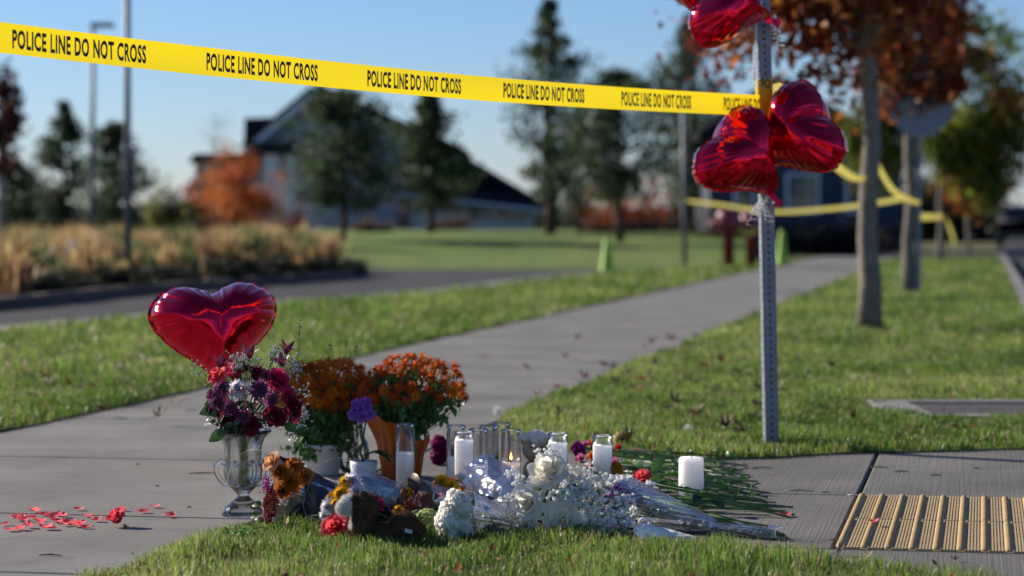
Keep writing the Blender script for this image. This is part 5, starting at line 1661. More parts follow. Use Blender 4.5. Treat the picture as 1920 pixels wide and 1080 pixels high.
for a, L, b in ((.15, .95, 60), (.5, .85, 45), (-.3, .9, 50), (2.8, .5, 40), (3.6, .45, 50)):
    m_ = MB(); m_.add(leaf_mesh(.13, .022, b, .15, 10), Matrix.Translation(ob + Vector((0, 0, .088))) @ Matrix.Rotation(a - .2, 4, 'Z') @ Matrix.Scale(L, 4)); put('leaf', m_, M['leaf_dark'], orc)
m_ = MB(); m_.lathe([(0, 0), (.035, 0), (.045, .075), (.042, .076), (.038, .07), (0, .068)], 24); put('pot', m_, M['pot_white'], orc, Matrix.Translation(ob))

# round clear vase behind the orchid
vb2 = G(662, 886)
vz = thing('round_vase', 'round clear glass vase of stems behind the purple orchid', 'vase', vb2)
m_ = MB(); m_.lathe([(0, 0), (.035, 0), (.05, .02), (.056, .06), (.05, .10), (.036, .125), (.034, .14), (.042, .155)], 32); put('body', m_, M['jar_glass'], vz, Matrix.Translation(vb2))
m_ = MB(); rr = random.Random(9)
for k in range(16): a = rr.uniform(0, 6.28); m_.tube([vb2 + Vector((math.cos(a) * .025, math.sin(a) * .025, .01)), vb2 + Vector((math.cos(a + 2) * .03, math.sin(a + 2) * .03, .19))], .002, 4)
put('stems', m_, M['stem'], vz, kind='stuff')

# magenta flowers in a clear sleeve behind the candles
mb0 = G(826, 872)
t = thing('magenta_flowers', 'small bunch of magenta flowers beside the orange wrapped pot', 'flowers', mb0)
mg = fixed(ruffle_mesh(31, (.030, .03, .030), 90, .014, (.30, .015, .16), (.16, .008, .09)), 'bloom', M['petal'])
for px, py in ((823, 832), (822, 856), (838, 846)): head(t, 'bloom', mg, P(px, py, mb0.y), (0, -.3, 1), px, .85)
m_ = MB()
for k in range(6): m_.tube([P(820 + 3 * k, 860, mb0.y), mb0 + Vector((.004 * k, .0, 0))], .002, 4)
put('stems', m_, M['stem'], t, kind='stuff')

# ------------------------------------------------------------------ candles
def jar_mesh(seed):
    g_ = MB()
    rO, rI, H = .0298, .0270, .205
    prof = [(0, 0), (rO - .002, 0), (rO, .003), (rO, H - .018), (rO - .003, H - .014), (rO - .003, H - .010), (rO - .0002, H - .008), (rO, H - .003), (rO - .0015, H), (rO - .003, H - .003)]
    g_.lathe(prof, 36)
    return g_
jar_me = fixed(jar_mesh(0), 'glass', M['jar_glass'])
soot_m = MB(); soot_m.lathe([(.0282, .118), (.0282, .188)], 32); soot_me = fixed(soot_m, 'soot', M['jar_soot'])
M['flame'] = None
def flame_mat():
    m, nt, b, out = new_mat('flame')
    e = nt.nodes.new('ShaderNodeEmission'); e.inputs[0].default_value = (1.0, 0.35, 0.06, 1); e.inputs[1].default_value = 9.0
    nt.links.new(e.outputs[0], out.inputs[0]); return m
M['flame'] = flame_mat()
M['wick'] = mat('wick', (0.02, 0.018, 0.016), .9)
def candle(label, px, Y, fill, soot=False, lit=False, wax='wax_clear', haze=False):
    b = Vector(((px - 960) / F_PX * Y, Y, .002))
    t = thing('jar_candle', label, 'candle', b, 'tall glass jar candles')
    T = Matrix.Translation(b)
    put('glass', jar_me, None, t, T)
    m_ = MB(); h = .012 + .18 * fill
    m_.lathe([(0, .0125), (.0284, .0125), (.0284, h), (.0278, h + .001), (.012, h - .002), (0, h - .003)], 32); put('wax', m_, M[wax], t, T)
    m_ = MB(); m_.tube([b + Vector((0, 0, h - .004)), b + Vector((.001, 0, h + .012))], .001, 5); put('wick', m_, M['wick'], t)
    if soot: put('soot', soot_me, None, t, T)
    if lit:
        m_ = MB(); m_.lathe([(0, h + .009), (.003, h + .013), (.0038, h + .018), (.002, h + .026), (0, h + .032)], 10); put('flame', m_, M['flame'], t, T)
candle('jar candle in front of the orange wrapped pot, half burned', 759, 7.55, .58)
candle('sooty jar candle left of the full one, half burned', 855, 7.50, .52, True)
candle('full jar candle in front of the sooty one near the centre', 870, 7.27, .93)
candle('sooty jar candle with a pale band, third from the left of the cluster', 897, 7.37, .45, True)
candle('jar candle with dark green wax behind the cluster', 917, 7.50, .55, True, wax='wax_green')
candle('clear jar candle standing farthest back in the cluster', 940, 7.60, .35)
candle('burning sooty jar candle with a small flame', 958, 7.35, .50, True, True)
candle('full jar candle just behind the white roses', 1046, 7.23, .90)
candle('full jar candle farthest right, beside the multicoloured flowers', 1130, 7.15, .90)
pc = G(1296, 938)
t = thing('pillar_candle', 'thick plain white pillar candle standing on the flower stems', 'candle', pc)
m_ = MB(); m_.lathe([(0, .003), (.0365, .003), (.038, .006), (.0375, .12), (.0365, .127), (.033, .130), (.028, .1285), (.012, .125), (0, .124)], 48, lambda th, r, z: r * (1 + .006 * math.sin(3 * th))); put('wax', m_, M['wax'], t, Matrix.Translation(pc))
m_ = MB(); m_.tube([pc + Vector((0, 0, .122)), pc + Vector((.001, 0, .133))], .0012, 5); put('wick', m_, M['wick'], t)

# ------------------------------------------------------------------ wrapped bouquets lying down
def sleeve_fn(p0, p1, r0, r1, seed, squash=0.8, crum=0.06, lip=0.3):
    """surface (a round, v from the open end p0 to the narrow end p1)"""
    ax = (Vector(p1) - Vector(p0)); L = ax.length; ax.normalize()
    s = ax.cross(Vector((0, 0, 1))).normalized(); u = s.cross(ax).normalized()
    rr = random.Random(seed); ph = [rr.uniform(0, 6.28) for _ in range(6)]
    def fn(a, v, off=0.0):
        th = 2 * PI * a
        r = r0 + (r1 - r0) * v ** .85
        cr_ = crum * (math.sin(5 * th + 6 * v + ph[0]) * .5 + abs(math.sin(9 * th + 4 * v + ph[1])) * .6 + .5 * noise.noise(Vector((math.cos(th) * 2.2, math.sin(th) * 2.2, v * 5 + seed))) + .5 * noise.noise(Vector((math.cos(th) * 5, math.sin(th) * 5, v * 11 + seed))))
        r = r * (1 + cr_) + off
        edge = lip * r0 * .35 * (math.sin(2 * th + ph[2]) + .6 * math.sin(3 * th + ph[3])) * (1 - v)
        p = Vector(p0) + ax * (L * v + edge) + (s * math.cos(th) + u * math.sin(th) * squash) * r
        p.z = max(p.z, .006 + .012 * (0.5 + 0.5 * math.sin(8 * v + th)))
        return p
    return fn, ax, s, u
def sleeve(parent, fn, mt, name='sleeve', nu=56, nv=34, v0=0.0, v1=1.0):
    m_ = MB(); m_.grid(lambda a, b: fn(a, v0 + (v1 - v0) * b), nu, nv, cu=True)
    o = put(name, m_, mt, parent)
    if mt.name.startswith('c') and 'cellophane' in mt.name:      # sealed rim and sharp folds of the film
        e_ = MB(); e_.tube([fn(k / 60, v0) for k in range(61)], .0009, 4, cap=False); put('film_rim', e_, M['film_edge'], o)
        rr_ = random.Random(len(name) + int(abs(fn(0, 0).x) * 1000))
        for k in range(7):
            a0, a1 = rr_.uniform(-.12, .5), rr_.uniform(-.06, .06); s0, s1 = rr_.uniform(0, .35), rr_.uniform(.5, 1)
            e_ = MB(); e_.tube([fn(a0 + a1 * t / 8, v0 + (v1 - v0) * (s0 + (s1 - s0) * t / 8), .0006) for t in range(9)], [.0002 + .0007 * math.sin(PI * t / 8) for t in range(9)], 4, cap=False); put('film_fold', e_, M['film_edge'], o)
    return o
def stem_bundle(parent, p0, p1, n, r0, r1, seed, mt=None, rad=.0026, leaves=18):
    rr = random.Random(seed); p0, p1 = Vector(p0), Vector(p1)
    m_, lf = MB(), MB()
    for k in range(n):
        a = Vector((rr.gauss(0, .5), rr.gauss(0, .5), rr.gauss(0, .5))) * r0; b = Vector((rr.gauss(0, .5), rr.gauss(0, .5), rr.gauss(0, .4))) * r1
        e = p0.lerp(p1, rr.uniform(.92, 1.06)) + b; e.z = max(e.z, rad + .003); s_ = p0 + a; s_.z = max(s_.z, rad + .003)
        m_.tube([s_, s_.lerp(e, .5) + Vector((0, 0, .004)), e], rad * rr.uniform(.7, 1.2), 5)
    for k in range(leaves):
        p = p0.lerp(p1, rr.uniform(0, .6)) + Vector((rr.gauss(0, .4), rr.gauss(0, .4), rr.gauss(0, .4))) * r0
        lf.add(LEAF, frame(p, (rr.uniform(-1, 1), rr.uniform(-1, 1), rr.uniform(0, 1)), rr.uniform(0, 6), rr.uniform(.4, .8)))
    for v in range(len(lf.V)):
        x, y, z = lf.V[v]; lf.V[v] = (x, y, max(z, .004))
    put('stems', m_, mt or M['stem'], parent, kind='stuff')
    if leaves: put('leaves', lf, M['leaf_dark'], parent, kind='stuff')

M['navy_paper'] = mat('navy_paper', (0.014, 0.022, 0.055), 0.6, var=.3, vscale=10, bump=.5, bscale=30, spec=.2)
M['plum_paper'] = mat('plum_paper', (0.07, 0.012, 0.035), 0.5, var=.2, vscale=10, bump=.4, bscale=20, trans=.2)
M['kraft'] = mat('kraft_paper', (0.30, 0.20, 0.11), 0.7, var=.15, vscale=10, bump=.4, bscale=20, trans=.25)

# A: navy bouquet with orange mums, printed sleeve
pA0, pA1 = P(466, 912, 6.70), P(690, 955, 6.98)
bA = thing('wrapped_bouquet', 'clear sleeve printed 90% PCR over orange and red flowers in dark blue paper', 'bouquet', G(540, 985), 'wrapped bouquets laid on the ground')
rr = random.Random(51)
fnA, axA, sA, uA = sleeve_fn(pA0, pA1, .112, .045, 3, .92, .03, .08)
fnP, _, _, _ = sleeve_fn(pA0 + axA * .135, pA1, .094, .04, 4, .9, .07, .5)
sleeve(bA, fnP, M['navy_paper'], 'paper')
fnP2, _, _, _ = sleeve_fn(pA0 + axA * .10 + Vector((0, 0, .03)), pA1 - axA * .03, .085, .04, 8, .8, .07, .5)
m_ = MB(); m_.grid(lambda a, b: fnP2(.08 + .34 * a, b * .7), 26, 16); put('paper', m_, M['plum_paper'], bA, label='plum coloured paper lining')
om = [fixed(mum_mesh(s, .034, 24, 4, (.45, .15, .02), (.55, .20, .035), (.35, .2, .02), width=.0045, erange=(80, -10)), 'orange_flower', M['petal']) for s in (41, 42)]
for px, py, dy, d, sc_ in ((527, 888, -.08, (-.6, -.7, .4), 1.0), (545, 905, -.085, (-.2, -.9, .2), 1.05), (552, 875, -.05, (-.3, -.7, .5), .9), (530, 918, -.09, (-.3, -.9, -.1), .9), (572, 893, -.075, (.2, -.9, .2), .8)):
    head(bA, 'orange_flower', rr.choice(om), P(px, py, 6.735 + dy), d, rr.uniform(0, 6), sc_)
pe = fixed(rose_mesh(45, .035, (.62, .28, .12), (.72, .40, .22)), 'peach_flower', M['petal'])
head(bA, 'peach_flower', pe, P(513, 868, 6.66), (-.6, -.5, .5), 0, 1.0)
M['celosia'] = mat('red_celosia', (0.30, 0.012, 0.012), .7, var=.4, vscale=80, trans=.15)
m_ = MB()
for k in range(420):
    f = rr.random(); p = P(512 + rr.gauss(0, 7) - 10 * f, 918 + 62 * f + rr.gauss(0, 3), 6.62 + rr.gauss(0, .012)); m_.ball(p, rr.uniform(.0015, .0034), 5, 3)
put('celosia', m_, M['celosia'], bA, kind='stuff')
m_ = MB()
for k in range(60):
    p = P(500 + rr.gauss(0, 3), 908 + rr.gauss(0, 7), 6.62 + rr.gauss(0, .01)); m_.ball(p, rr.uniform(.002, .0045), 5, 3)
put('magenta_buds', m_, mat('magenta_bud', (.45, .01, .25), .6), bA, kind='stuff')
for px, py, a in ((492, 945, 3.3), (488, 962, 3.6), (495, 978, 2.9)):
    m_ = MB(); m_.add(LEAF, frame(P(px, py, 6.62), (-.3, -.8, .5), a, .55)); put('leaf', m_, M['leaf'], bA)
slA = sleeve(bA, fnA, M['film'])
V3, F3, W3 = text_mesh('90% PCR', .016, .8, .01)
V4, F4, W4 = text_mesh('MADE WITH', .006, .8, .01)
V5, F5, W5 = text_mesh('RECYCLED CONTENT', .005, .7, .01)
def print_on(V, F, a0, v0, ka=1.0):
    lb = MB()
    for x, y in V:                       # reads upwards: x runs round the sleeve, y towards the open end
        lb.v(fnA(a0 + ka * x / (2 * PI * .11), v0 - y / .33, .0025))
    lb.F = [tuple(f) for f in F]
    return lb
for V, F, v_, a_ in ((V3, F3, .115, 0.03), (V4, F4, .070, .06), (V5, F5, .155, .03)):
    best = None
    put('print', print_on(V, F, .905 + a_, v_), M['white_ink'], slA, smooth=False)

# B: blue sleeve with yellow and white flowers
pB0, pB1 = P(622, 925, 6.56), P(850, 968, 6.86)
bB = thing('wrapped_bouquet', 'blue tinted sleeve of yellow and white flowers behind the brown plush dog', 'bouquet', G(640, 995), 'wrapped bouquets laid on the ground')
fnB, axB, sB, uB = sleeve_fn(pB0, pB1, .105, .035, 13, .92, .035, .3)
fnB2, _, _, _ = sleeve_fn(pB0 + axB * .10, pB1, .080, .03, 14, .75, .07, .5)
sleeve(bB, fnB2, M['navy_paper'], 'paper')
rr = random.Random(52)
for px, py, dy, d, sc_ in ((640, 925, -.075, (-.3, -.9, .1), 1.05), (655, 938, -.08, (.1, -.9, .1), .95), (632, 945, -.08, (-.4, -.9, -.1), .95), (648, 905, -.06, (-.1, -.7, .6), .9), (622, 934, -.06, (-.6, -.7, 0), .8)):
    head(bB, 'yellow_flower', YELLOW, P(px, py, 6.56 + dy), d, rr.uniform(0, 6), sc_)
for px, py, dy, d, sc_ in ((660, 905, -.05, (.1, -.7, .6), 1.1), (618, 950, -.07, (-.5, -.8, 0), 1.0), (668, 922, -.07, (.3, -.9, .1), .9), (612, 965, -.06, (-.6, -.7, -.2), .8)):
    head(bB, 'white_flower', WHITEMUM, P(px, py, 6.56 + dy), d, rr.uniform(0, 6), sc_)
sleeve(bB, fnB, M['film_blue'])
stem_bundle(bB, pB0 + axB * .1, pB1, 12, .05, .03, 53, leaves=8)

# C: brown tinted sleeve of rusty leaves
pC0, pC1 = P(770, 945, 6.52), P(985, 972, 6.80)
bC = thing('wrapped_bouquet', 'brown tinted sleeve of rusty leaves and yellow sprigs next to the white stocks', 'bouquet', G(800, 1000), 'wrapped bouquets laid on the ground')
fnC, axC, sC, uC = sleeve_fn(pC0, pC1, .078, .03, 23, .92, .045, .6)
rr = random.Random(54)
M['rust_leaf'] = mat('rust_leaf', (0.16, 0.05, 0.02), .5, var=.4, vscale=30, trans=.3)
M['choc_leaf'] = mat('chocolate_leaf', (0.05, 0.018, 0.012), .45, var=.3, vscale=30, trans=.15)
for px, py, a, mt, s_ in ((765, 935, 1, 'choc_leaf', .9), (785, 920, 2.2, 'choc_leaf', 1.0), (778, 950, 3, 'rust_leaf', .7), (790, 940, .4, 'rust_leaf', .8), (770, 915, 4, 'choc_leaf', .8), (800, 930, 5, 'rust_leaf', .9), (760, 955, 2, 'choc_leaf', .8), (795, 958, 3.5, 'choc_leaf', .8)):
    m_ = MB(); m_.add(LEAF_L, frame(P(px, py, 6.48), (rr.uniform(-.5, .3), -.8, .5), a, s_ * .7)); put('leaf', m_, M[mt], bC)
m_ = MB()
for k in range(5):
    a = P(762 + 5 * k, 950, 6.46); b = P(758 + 9 * k, 922 + 4 * (k % 2), 6.46)
    for q in range(14): m_.ball(a.lerp(b, q / 13) + Vector((rr.gauss(0, .002), rr.gauss(0, .003), 0)), .0032, 5, 4)
put('rusty_sprigs', m_, mat('rusty_sprig', (.34, .05, .015), .6, var=.3, vscale=60), bC, kind='stuff')
for px, py in ((748, 958), (762, 926), (828, 905), (846, 915)): head(bC, 'yellow_flower', YELLOW, P(px, py, 6.47 if px < 800 else 6.6), (-.2, -.8, .5), px, .8 if px < 800 else 1.1)
sleeve(bC, fnC, M['film_brown'])
stem_bundle(bC, pC0 + axC * .06, pC1, 14, .05, .03, 55, leaves=14)
# green hydrangea in front
hg = G(800, 1008)
t = thing('green_hydrangea', 'pale green hydrangea head left of the white stocks', 'flower', hg)
hy = fixed(ruffle_mesh(61, (.038, .035, .034), 150, .010, (.55, .60, .28), (.34, .44, .14)), 'bloom', M['petal'])
head(t, 'bloom', hy, P(802, 980, 6.40), (0, -.4, 1)); head(t, 'bloom', hy, P(783, 968, 6.44), (0, -.4, 1), 2, .5)
m_ = MB(); m_.tube([P(802, 985, 6.41), P(850, 1000, 6.50), P(900, 1003, 6.56)], .003, 6); put('stem', m_, M['stem'], t)

# D: white stocks in a clear sleeve
bD = thing('wrapped_bouquet', 'clear sleeve with a tall head of white stocks facing left', 'bouquet', G(860, 1022), 'wrapped bouquets laid on the ground')
rr = random.Random(56)
wst = [fixed(ruffle_mesh(s, (.024, .024, .020), 70, .015, (.95, .94, .91), (.90, .90, .82)), 'stock_bloom', M['petal']) for s in (71, 72)]
for px, py, s_ in ((857, 938, .9), (845, 955, 1.05), (868, 952, .9), (838, 975, 1.1), (862, 975, 1.1), (843, 997, 1.15), (866, 998, 1.05), (852, 1012, 1.05), (838, 1008, .8), (850, 928, .6)):
    head(bD, 'stock_bloom', rr.choice(wst), P(px, py, 6.31 + rr.uniform(-.01, .02)), (-.4, -.5, .6), rr.uniform(0, 6), s_)
pD0, pD1 = P(866, 968, 6.40), P(1010, 1000, 6.50)
fnD, axD, sD, uD = sleeve_fn(pD0, pD1, .078, .032, 33, .9, .06, .5)
sleeve(bD, fnD, M['film_bright'])
stem_bundle(bD, pD0, pD1 + Vector((.05, .05, 0)), 22, .05, .03, 57, rad=.002, leaves=26)

# loose crumpled film behind, between the candles and the white roses
fb = thing('film_wrap', 'crumpled clear film lying open before the jar candles', 'plastic film', G(930, 960))
fnX, _, _, _ = sleeve_fn(P(905, 905, 6.95), P(1010, 960, 6.72), .10, .05, 43, .75, .12, .8)
m_ = MB(); m_.grid(lambda a, b: fnX(.02 + .62 * a, b), 50, 34); put('film', m_, M['film_bright'], fb)
m_ = MB(); m_.box((-.014, -.012, -.001), (.014, .012, .001), frame(P(937, 905, 6.83), (.3, -.8, .4), .5)); put('sticker', m_, M['white_ink'], fb, smooth=False)

# E: white roses with baby's breath
eb = G(1060, 1020)
bE = thing('white_rose_bouquet', 'big white rose bouquet full of baby\'s breath in the foreground', 'bouquet', eb)
rr = random.Random(58)
for px, py, dy, d, sc_, me in ((1030, 888, -.02, (-.1, -.55, .8), 1.35, ROSE_WHITE), (990, 947, -.06, (-.4, -.85, .2), 1.15, ROSE_WHITE2), (1057, 975, -.08, (0, -.95, .15), 1.35, ROSE_WHITE2), (985, 985, -.07, (-.4, -.9, 0), .78, ROSE_WHITE), (1040, 1005, -.09, (-.1, -1, -.1), .85, ROSE_WHITE), (1010, 915, -.045, (-.3, -.8, .4), .8, ROSE_WHITE2)):
    head(bE, 'white_rose', me, P(px, py, 6.50 + dy), d, rr.uniform(0, 6), sc_)
FL, ST = MB(), MB()
core = P(1080, 970, 6.60)
for px, py, dy, rad, n in ((1022, 858, .02, (.035, .03, .022), 60), (968, 905, -.02, (.026, .03, .04), 54), (985, 925, -.03, (.035, .03, .03), 50), (970, 950, -.05, (.022, .03, .04), 36), (1090, 885, .0, (.04, .04, .03), 60), (1060, 930, -.09, (.05, .025, .035), 90),
                           (1100, 935, -.06, (.05, .03, .04), 100), (1120, 970, -.06, (.05, .03, .045), 120), (1150, 985, -.05, (.05, .03, .04), 110), (1090, 1005, -.09, (.05, .025, .02), 60), (1130, 1008, -.08, (.045, .025, .02), 60), (1165, 950, -.02, (.035, .03, .03), 60), (1120, 905, .02, (.03, .03, .03), 50), (1185, 970, 0, (.02, .03, .03), 30), (1050, 895, .03, (.05, .03, .03), 40)):
    f_, s_ = breath(rr, P(px, py, 6.50 + dy), rad, n, .0060, (.93, .93, .91), core)
    FL.add(f_); ST.add(s_)
put('babys_breath', FL, M['breath'], bE, kind='stuff'); put('breath_stems', ST, M['stem'], bE, kind='stuff')
lf = MB()
for k in range(70):
    p = P(rr.uniform(985, 1150), rr.uniform(920, 1010), 6.52 + rr.uniform(-.03, .05)); lf.add(LEAF, frame(p, (rr.uniform(-.6, .6), rr.uniform(-1, 0), rr.uniform(-.2, 1)), rr.uniform(0, 6), rr.uniform(.35, .6)))
put('foliage', lf, M['leaf_dark'], bE, kind='stuff')
st = MB()
for k in range(16): st.tube([P(1050 + rr.uniform(-30, 40), 970 + rr.uniform(-20, 30), 6.52), P(1180, 985, 6.62) + Vector((0, 0, rr.uniform(-.01, .02)))], .0024, 5)
put('stems', st, M['stem'], bE, kind='stuff')

# F: long clear sleeve pointing right, purple flowers at its open end
bF = thing('wrapped_bouquet', 'long clear film cone with purple flowers, its tied stem end pointing right', 'bouquet', G(1350, 1020), 'wrapped bouquets laid on the ground')
pF0, pF1 = P(1165, 940, 6.66), P(1345, 996, 6.44)
fnF, axF, sF, uF = sleeve_fn(pF0, pF1, .082, .034, 63, .85, .06, .4)
sleeve(bF, fnF, M['film_bright'], nu=64, nv=44)
pF2 = P(1468, 1004, 6.36)
fnF2, _, _, _ = sleeve_fn(pF2, pF1 - axF * .02, .034, .026, 64, .75, .10, .5)
sleeve(bF, fnF2, M['film_bright'], name='sleeve_end')
pr = fixed(ruffle_mesh(66, (.026, .026, .022), 70, .014, (.16, .06, .26), (.08, .02, .13)), 'purple_bloom', M['petal'])
rr = random.Random(60)
for px, py in ((1163, 925), (1185, 938), (1172, 950), (1150, 940)): head(bF, 'purple_bloom', pr, P(px, py, 6.62 + rr.uniform(-.02, .02)), (-.5, -.5, .6), rr.uniform(0, 6), 1.0)
for px, py in ((1130, 912), (1150, 905), (1172, 904)): head(bF, 'white_flower', DAISY, P(px, py, 6.72), (-.2, -.4, .8), px, 1.0)
stem_bundle(bF, pF0 + axF * .05, pF2 + Vector((-.02, 0, 0)), 26, .05, .022, 61, rad=.0022, leaves=14)
# tissue
gb = G(1245, 1028)
t = thing('white_tissue', 'crumpled white tissue wrap lying in front of the long film cone', 'tissue', gb)
fnG, _, _, _ = sleeve_fn(P(1205, 1003, 6.28), P(1302, 1020, 6.24), .036, .022, 73, .8, .16, 1.0)
m_ = MB(); m_.grid(lambda a, b: fnG(a, b), 44, 26, cu=True); put('tissue', m_, M['white_cloth'], t)
m_ = MB(); c = P(1208, 980, 6.28); m_.tube([c + Vector((.014 * math.cos(a), .004 * math.sin(2 * a), .010 * math.sin(a))) for a in np.linspace(-.6, 3.6, 14)], [.004 + .0012 * math.sin(k) for k in range(14)], 7); put('twisted_end', m_, M['white_cloth'], t)

# ------------------------------------------------------------------ loose stems lying on the concrete
def lying_flower(label, nm, hp, tp, me, spin=0, sc_=1.0, leaves=3, seed=0, rad=.003, group='cut flowers laid on the pavement', hd=(-.5, -.6, .6)):
    rr = random.Random(seed)
    hp, tp = Vector(hp), Vector(tp)
    t = thing(nm, label, 'flower', (hp.x, hp.y, 0), group)
    m_ = MB(); tp.z = rad + .001
    m_.tube([hp, hp.lerp(tp, .35) + Vector((0, 0, .002)), hp.lerp(tp, .7) + Vector((rr.uniform(-.01, .01), 0, .001)), tp], [rad, rad, rad, rad * 1.15], 6); put('stem', m_, M['stem'], t)
    if me: head(t, 'bloom', me, hp + Vector((0, 0, .01)), hd, spin, sc_)
    for k in range(leaves):
        p = hp.lerp(tp, rr.uniform(.1, .5)); a = rr.uniform(-.9, .9)
        m_ = MB(); m_.add(LEAF, Matrix.Translation(p + Vector((0, 0, .004))) @ Matrix.Rotation(a, 4, 'Z') @ Matrix.Rotation(rr.uniform(-.6, .6), 4, 'X') @ Matrix.Scale(rr.uniform(.6, .95), 4))
        for v in range(len(m_.V)):
            x, y, z = m_.V[v]; m_.V[v] = (x, y, max(z, .004))
        put('leaf', m_, M['leaf'], t)
    return t
pk = fixed(rose_mesh(81, .022, (.55, .06, .22), (.62, .16, .34)), 'bloom', M['petal'])
og = fixed(rose_mesh(82, .022, (.62, .12, .03), (.70, .2, .06)), 'bloom', M['petal'])
rd = fixed(rose_mesh(83, .022, (.40, .015, .015), (.5, .03, .03)), 'bloom', M['petal'])
pu_ = fixed(ruffle_mesh(84, (.016, .016, .022), 40, .009, (.24, .02, .22), (.14, .01, .12)), 'bloom', M['petal'])
ye = fixed(ruffle_mesh(85, (.018, .018, .018), 60, .010, (.65, .36, .012), (.5, .22, .01)), 'bloom', M['petal'])
lying_flower('red rose with white daisies around it, its stem under the pillar candle', 'laid_rose', P(1203, 903, 6.95), G(1480, 972), ROSE_CORAL, 0, .95, 2, 1, hd=(-.3, -.5, .8))
lying_flower('yellow flower right of the farthest right jar candle', 'laid_flower', P(1155, 886, 7.15), G(1420, 905), ye, 0, 1.0, 3, 2)
lying_flower('pink bud above the yellow flower', 'laid_flower', P(1152, 873, 7.25), G(1405, 893), pk, 0, .8, 2, 3)
lying_flower('purple flower stalk between the two right jar candles', 'laid_flower', P(1084, 848, 7.5), G(1390, 884), pu_, 0, 1.1, 3, 4)
lying_flower('pink flower between the two right jar candles', 'laid_flower', P(1088, 866, 7.3), G(1430, 925), pk, 0, .8, 2, 5)
lying_flower('bright pink bud next to the purple stalk', 'laid_flower', P(1096, 840, 7.6), G(1400, 876), pk, 1, .7, 2, 6)
lying_flower('orange red bloom left of the farthest right jar candle', 'laid_flower', P(1108, 862, 7.35), G(1440, 935), og, 0, .8, 2, 7)
lying_flower('coral bud behind the farthest right jar candle', 'laid_flower', P(1106, 838, 7.75), G(1380, 872), og, 0, .7, 1, 8)
lying_flower('small deep red bloom under the pale florets', 'laid_flower', P(1104, 885, 7.1), G(1440, 945), rd, 0, .9, 2, 9)
lying_flower('dark pink bud at the edge of the grass', 'laid_flower', P(1160, 845, 7.8), G(1360, 868), rd, 0, .7, 1, 10)
lying_flower('pale green bud right of the red rose', 'laid_flower', P(1229, 908, 6.9), G(1490, 968), None, 0, 1, 2, 11)
for k, (px, py, dy) in enumerate(((1188, 912, -.02), (1218, 914, -.02), (1180, 905, .02))):
    o = put('daisy', DAISY, None, None, frame(P(px, py, 6.88 + dy), (-.3 + .3 * k, -.6, .7), k, .85))
    tag(o, ['white daisy left of the red rose, lowest', 'white daisy below the red rose on the right', 'white daisy half hidden behind the film cone'][k], 'flower', 'daisies by the red rose')
sm = thing('stem_bundle', 'loose heap of dark green cut stems and leaves on the concrete', 'stems', G(1330, 905))
rr = random.Random(90)
for k in range(34):
    f = k / 34
    a = G(1190 + rr.uniform(-50, 110), 868 + 100 * f, 0); b = G(1350 + 140 * f + rr.uniform(-50, 30), 880 + 88 * f + rr.uniform(-4, 6), 0)
    m_ = MB(); z = .003 + rr.uniform(0, .022) * math.sin(PI * min(1, f + .15))
    m_.tube([a + Vector((0, 0, z + .012)), a.lerp(b, .35) + Vector((0, rr.uniform(-.03, .03), z + .010)), a.lerp(b, .7) + Vector((0, rr.uniform(-.03, .03), z + .004)), b + Vector((0, 0, .003))], rr.uniform(.0018, .0034), 6)
    put('stem', m_, M['stem'], sm)
lf = MB()
for k in range(190):
    f = rr.random()
    p = G(1160 + 150 * rr.random() + (120 * rr.random() if k % 3 == 0 else 0), 858 + 85 * f, 0) + Vector((0, 0, rr.uniform(.004, .035)))
    lf.add(LEAF, frame(p, (rr.uniform(-1, 1), rr.uniform(-1, .3), rr.uniform(.1, 1)), rr.uniform(0, 6), rr.uniform(.4, .8)))
lf.V = [(x, y, max(z, .004)) for x, y, z in lf.V]
put('leaves', lf, M['leaf'], sm, kind='stuff')
m_ = MB(); m_.add(LEAF_L, frame(P(1222, 885, 7.0), (.2, -.9, .4), .9, .62)); put('large_leaf', m_, M['leaf'], sm)
for px, py, a in ((1310, 928, .2), (1332, 935, -.6), (1300, 942, .9)):
    m_ = MB(); m_.add(LEAF_L, frame(P(px, py, 6.98), (0, -.8, .6), a, .55)); put('dark_leaf', m_, M['leaf_dark'], sm)

# long dry stem with a wilted sunflower lying on the lawn edge
tw = thing('wilted_sunflower', 'wilted dark sunflower with a long thin stem lying at the lawn edge', 'flower', G(1165, 845))
m_ = MB(); m_.tube([P(1172, 838, 8.85), G(1215, 846, .05), G(1300, 851, .045), G(1385, 858, .035)], [.005, .004, .003, .002], 6); put('stem', m_, M['bark_dark'], tw)
m_ = MB()
for k in range(14): petal(m_, k * .45, .04, .008, 10, -50, .01, 0, .2)
put('petals', m_, mat('wilted_petal', (.24, .15, .015), .6, trans=.3, var=.4, vscale=30), tw, frame(P(1164, 826, 8.8), (-.4, -.8, .2)))
m_ = MB(); m_.ball(P(1170, 832, 8.82), (.03, .025, .028), 10, 8); put('flower_head', m_, M['choc_leaf'], tw)
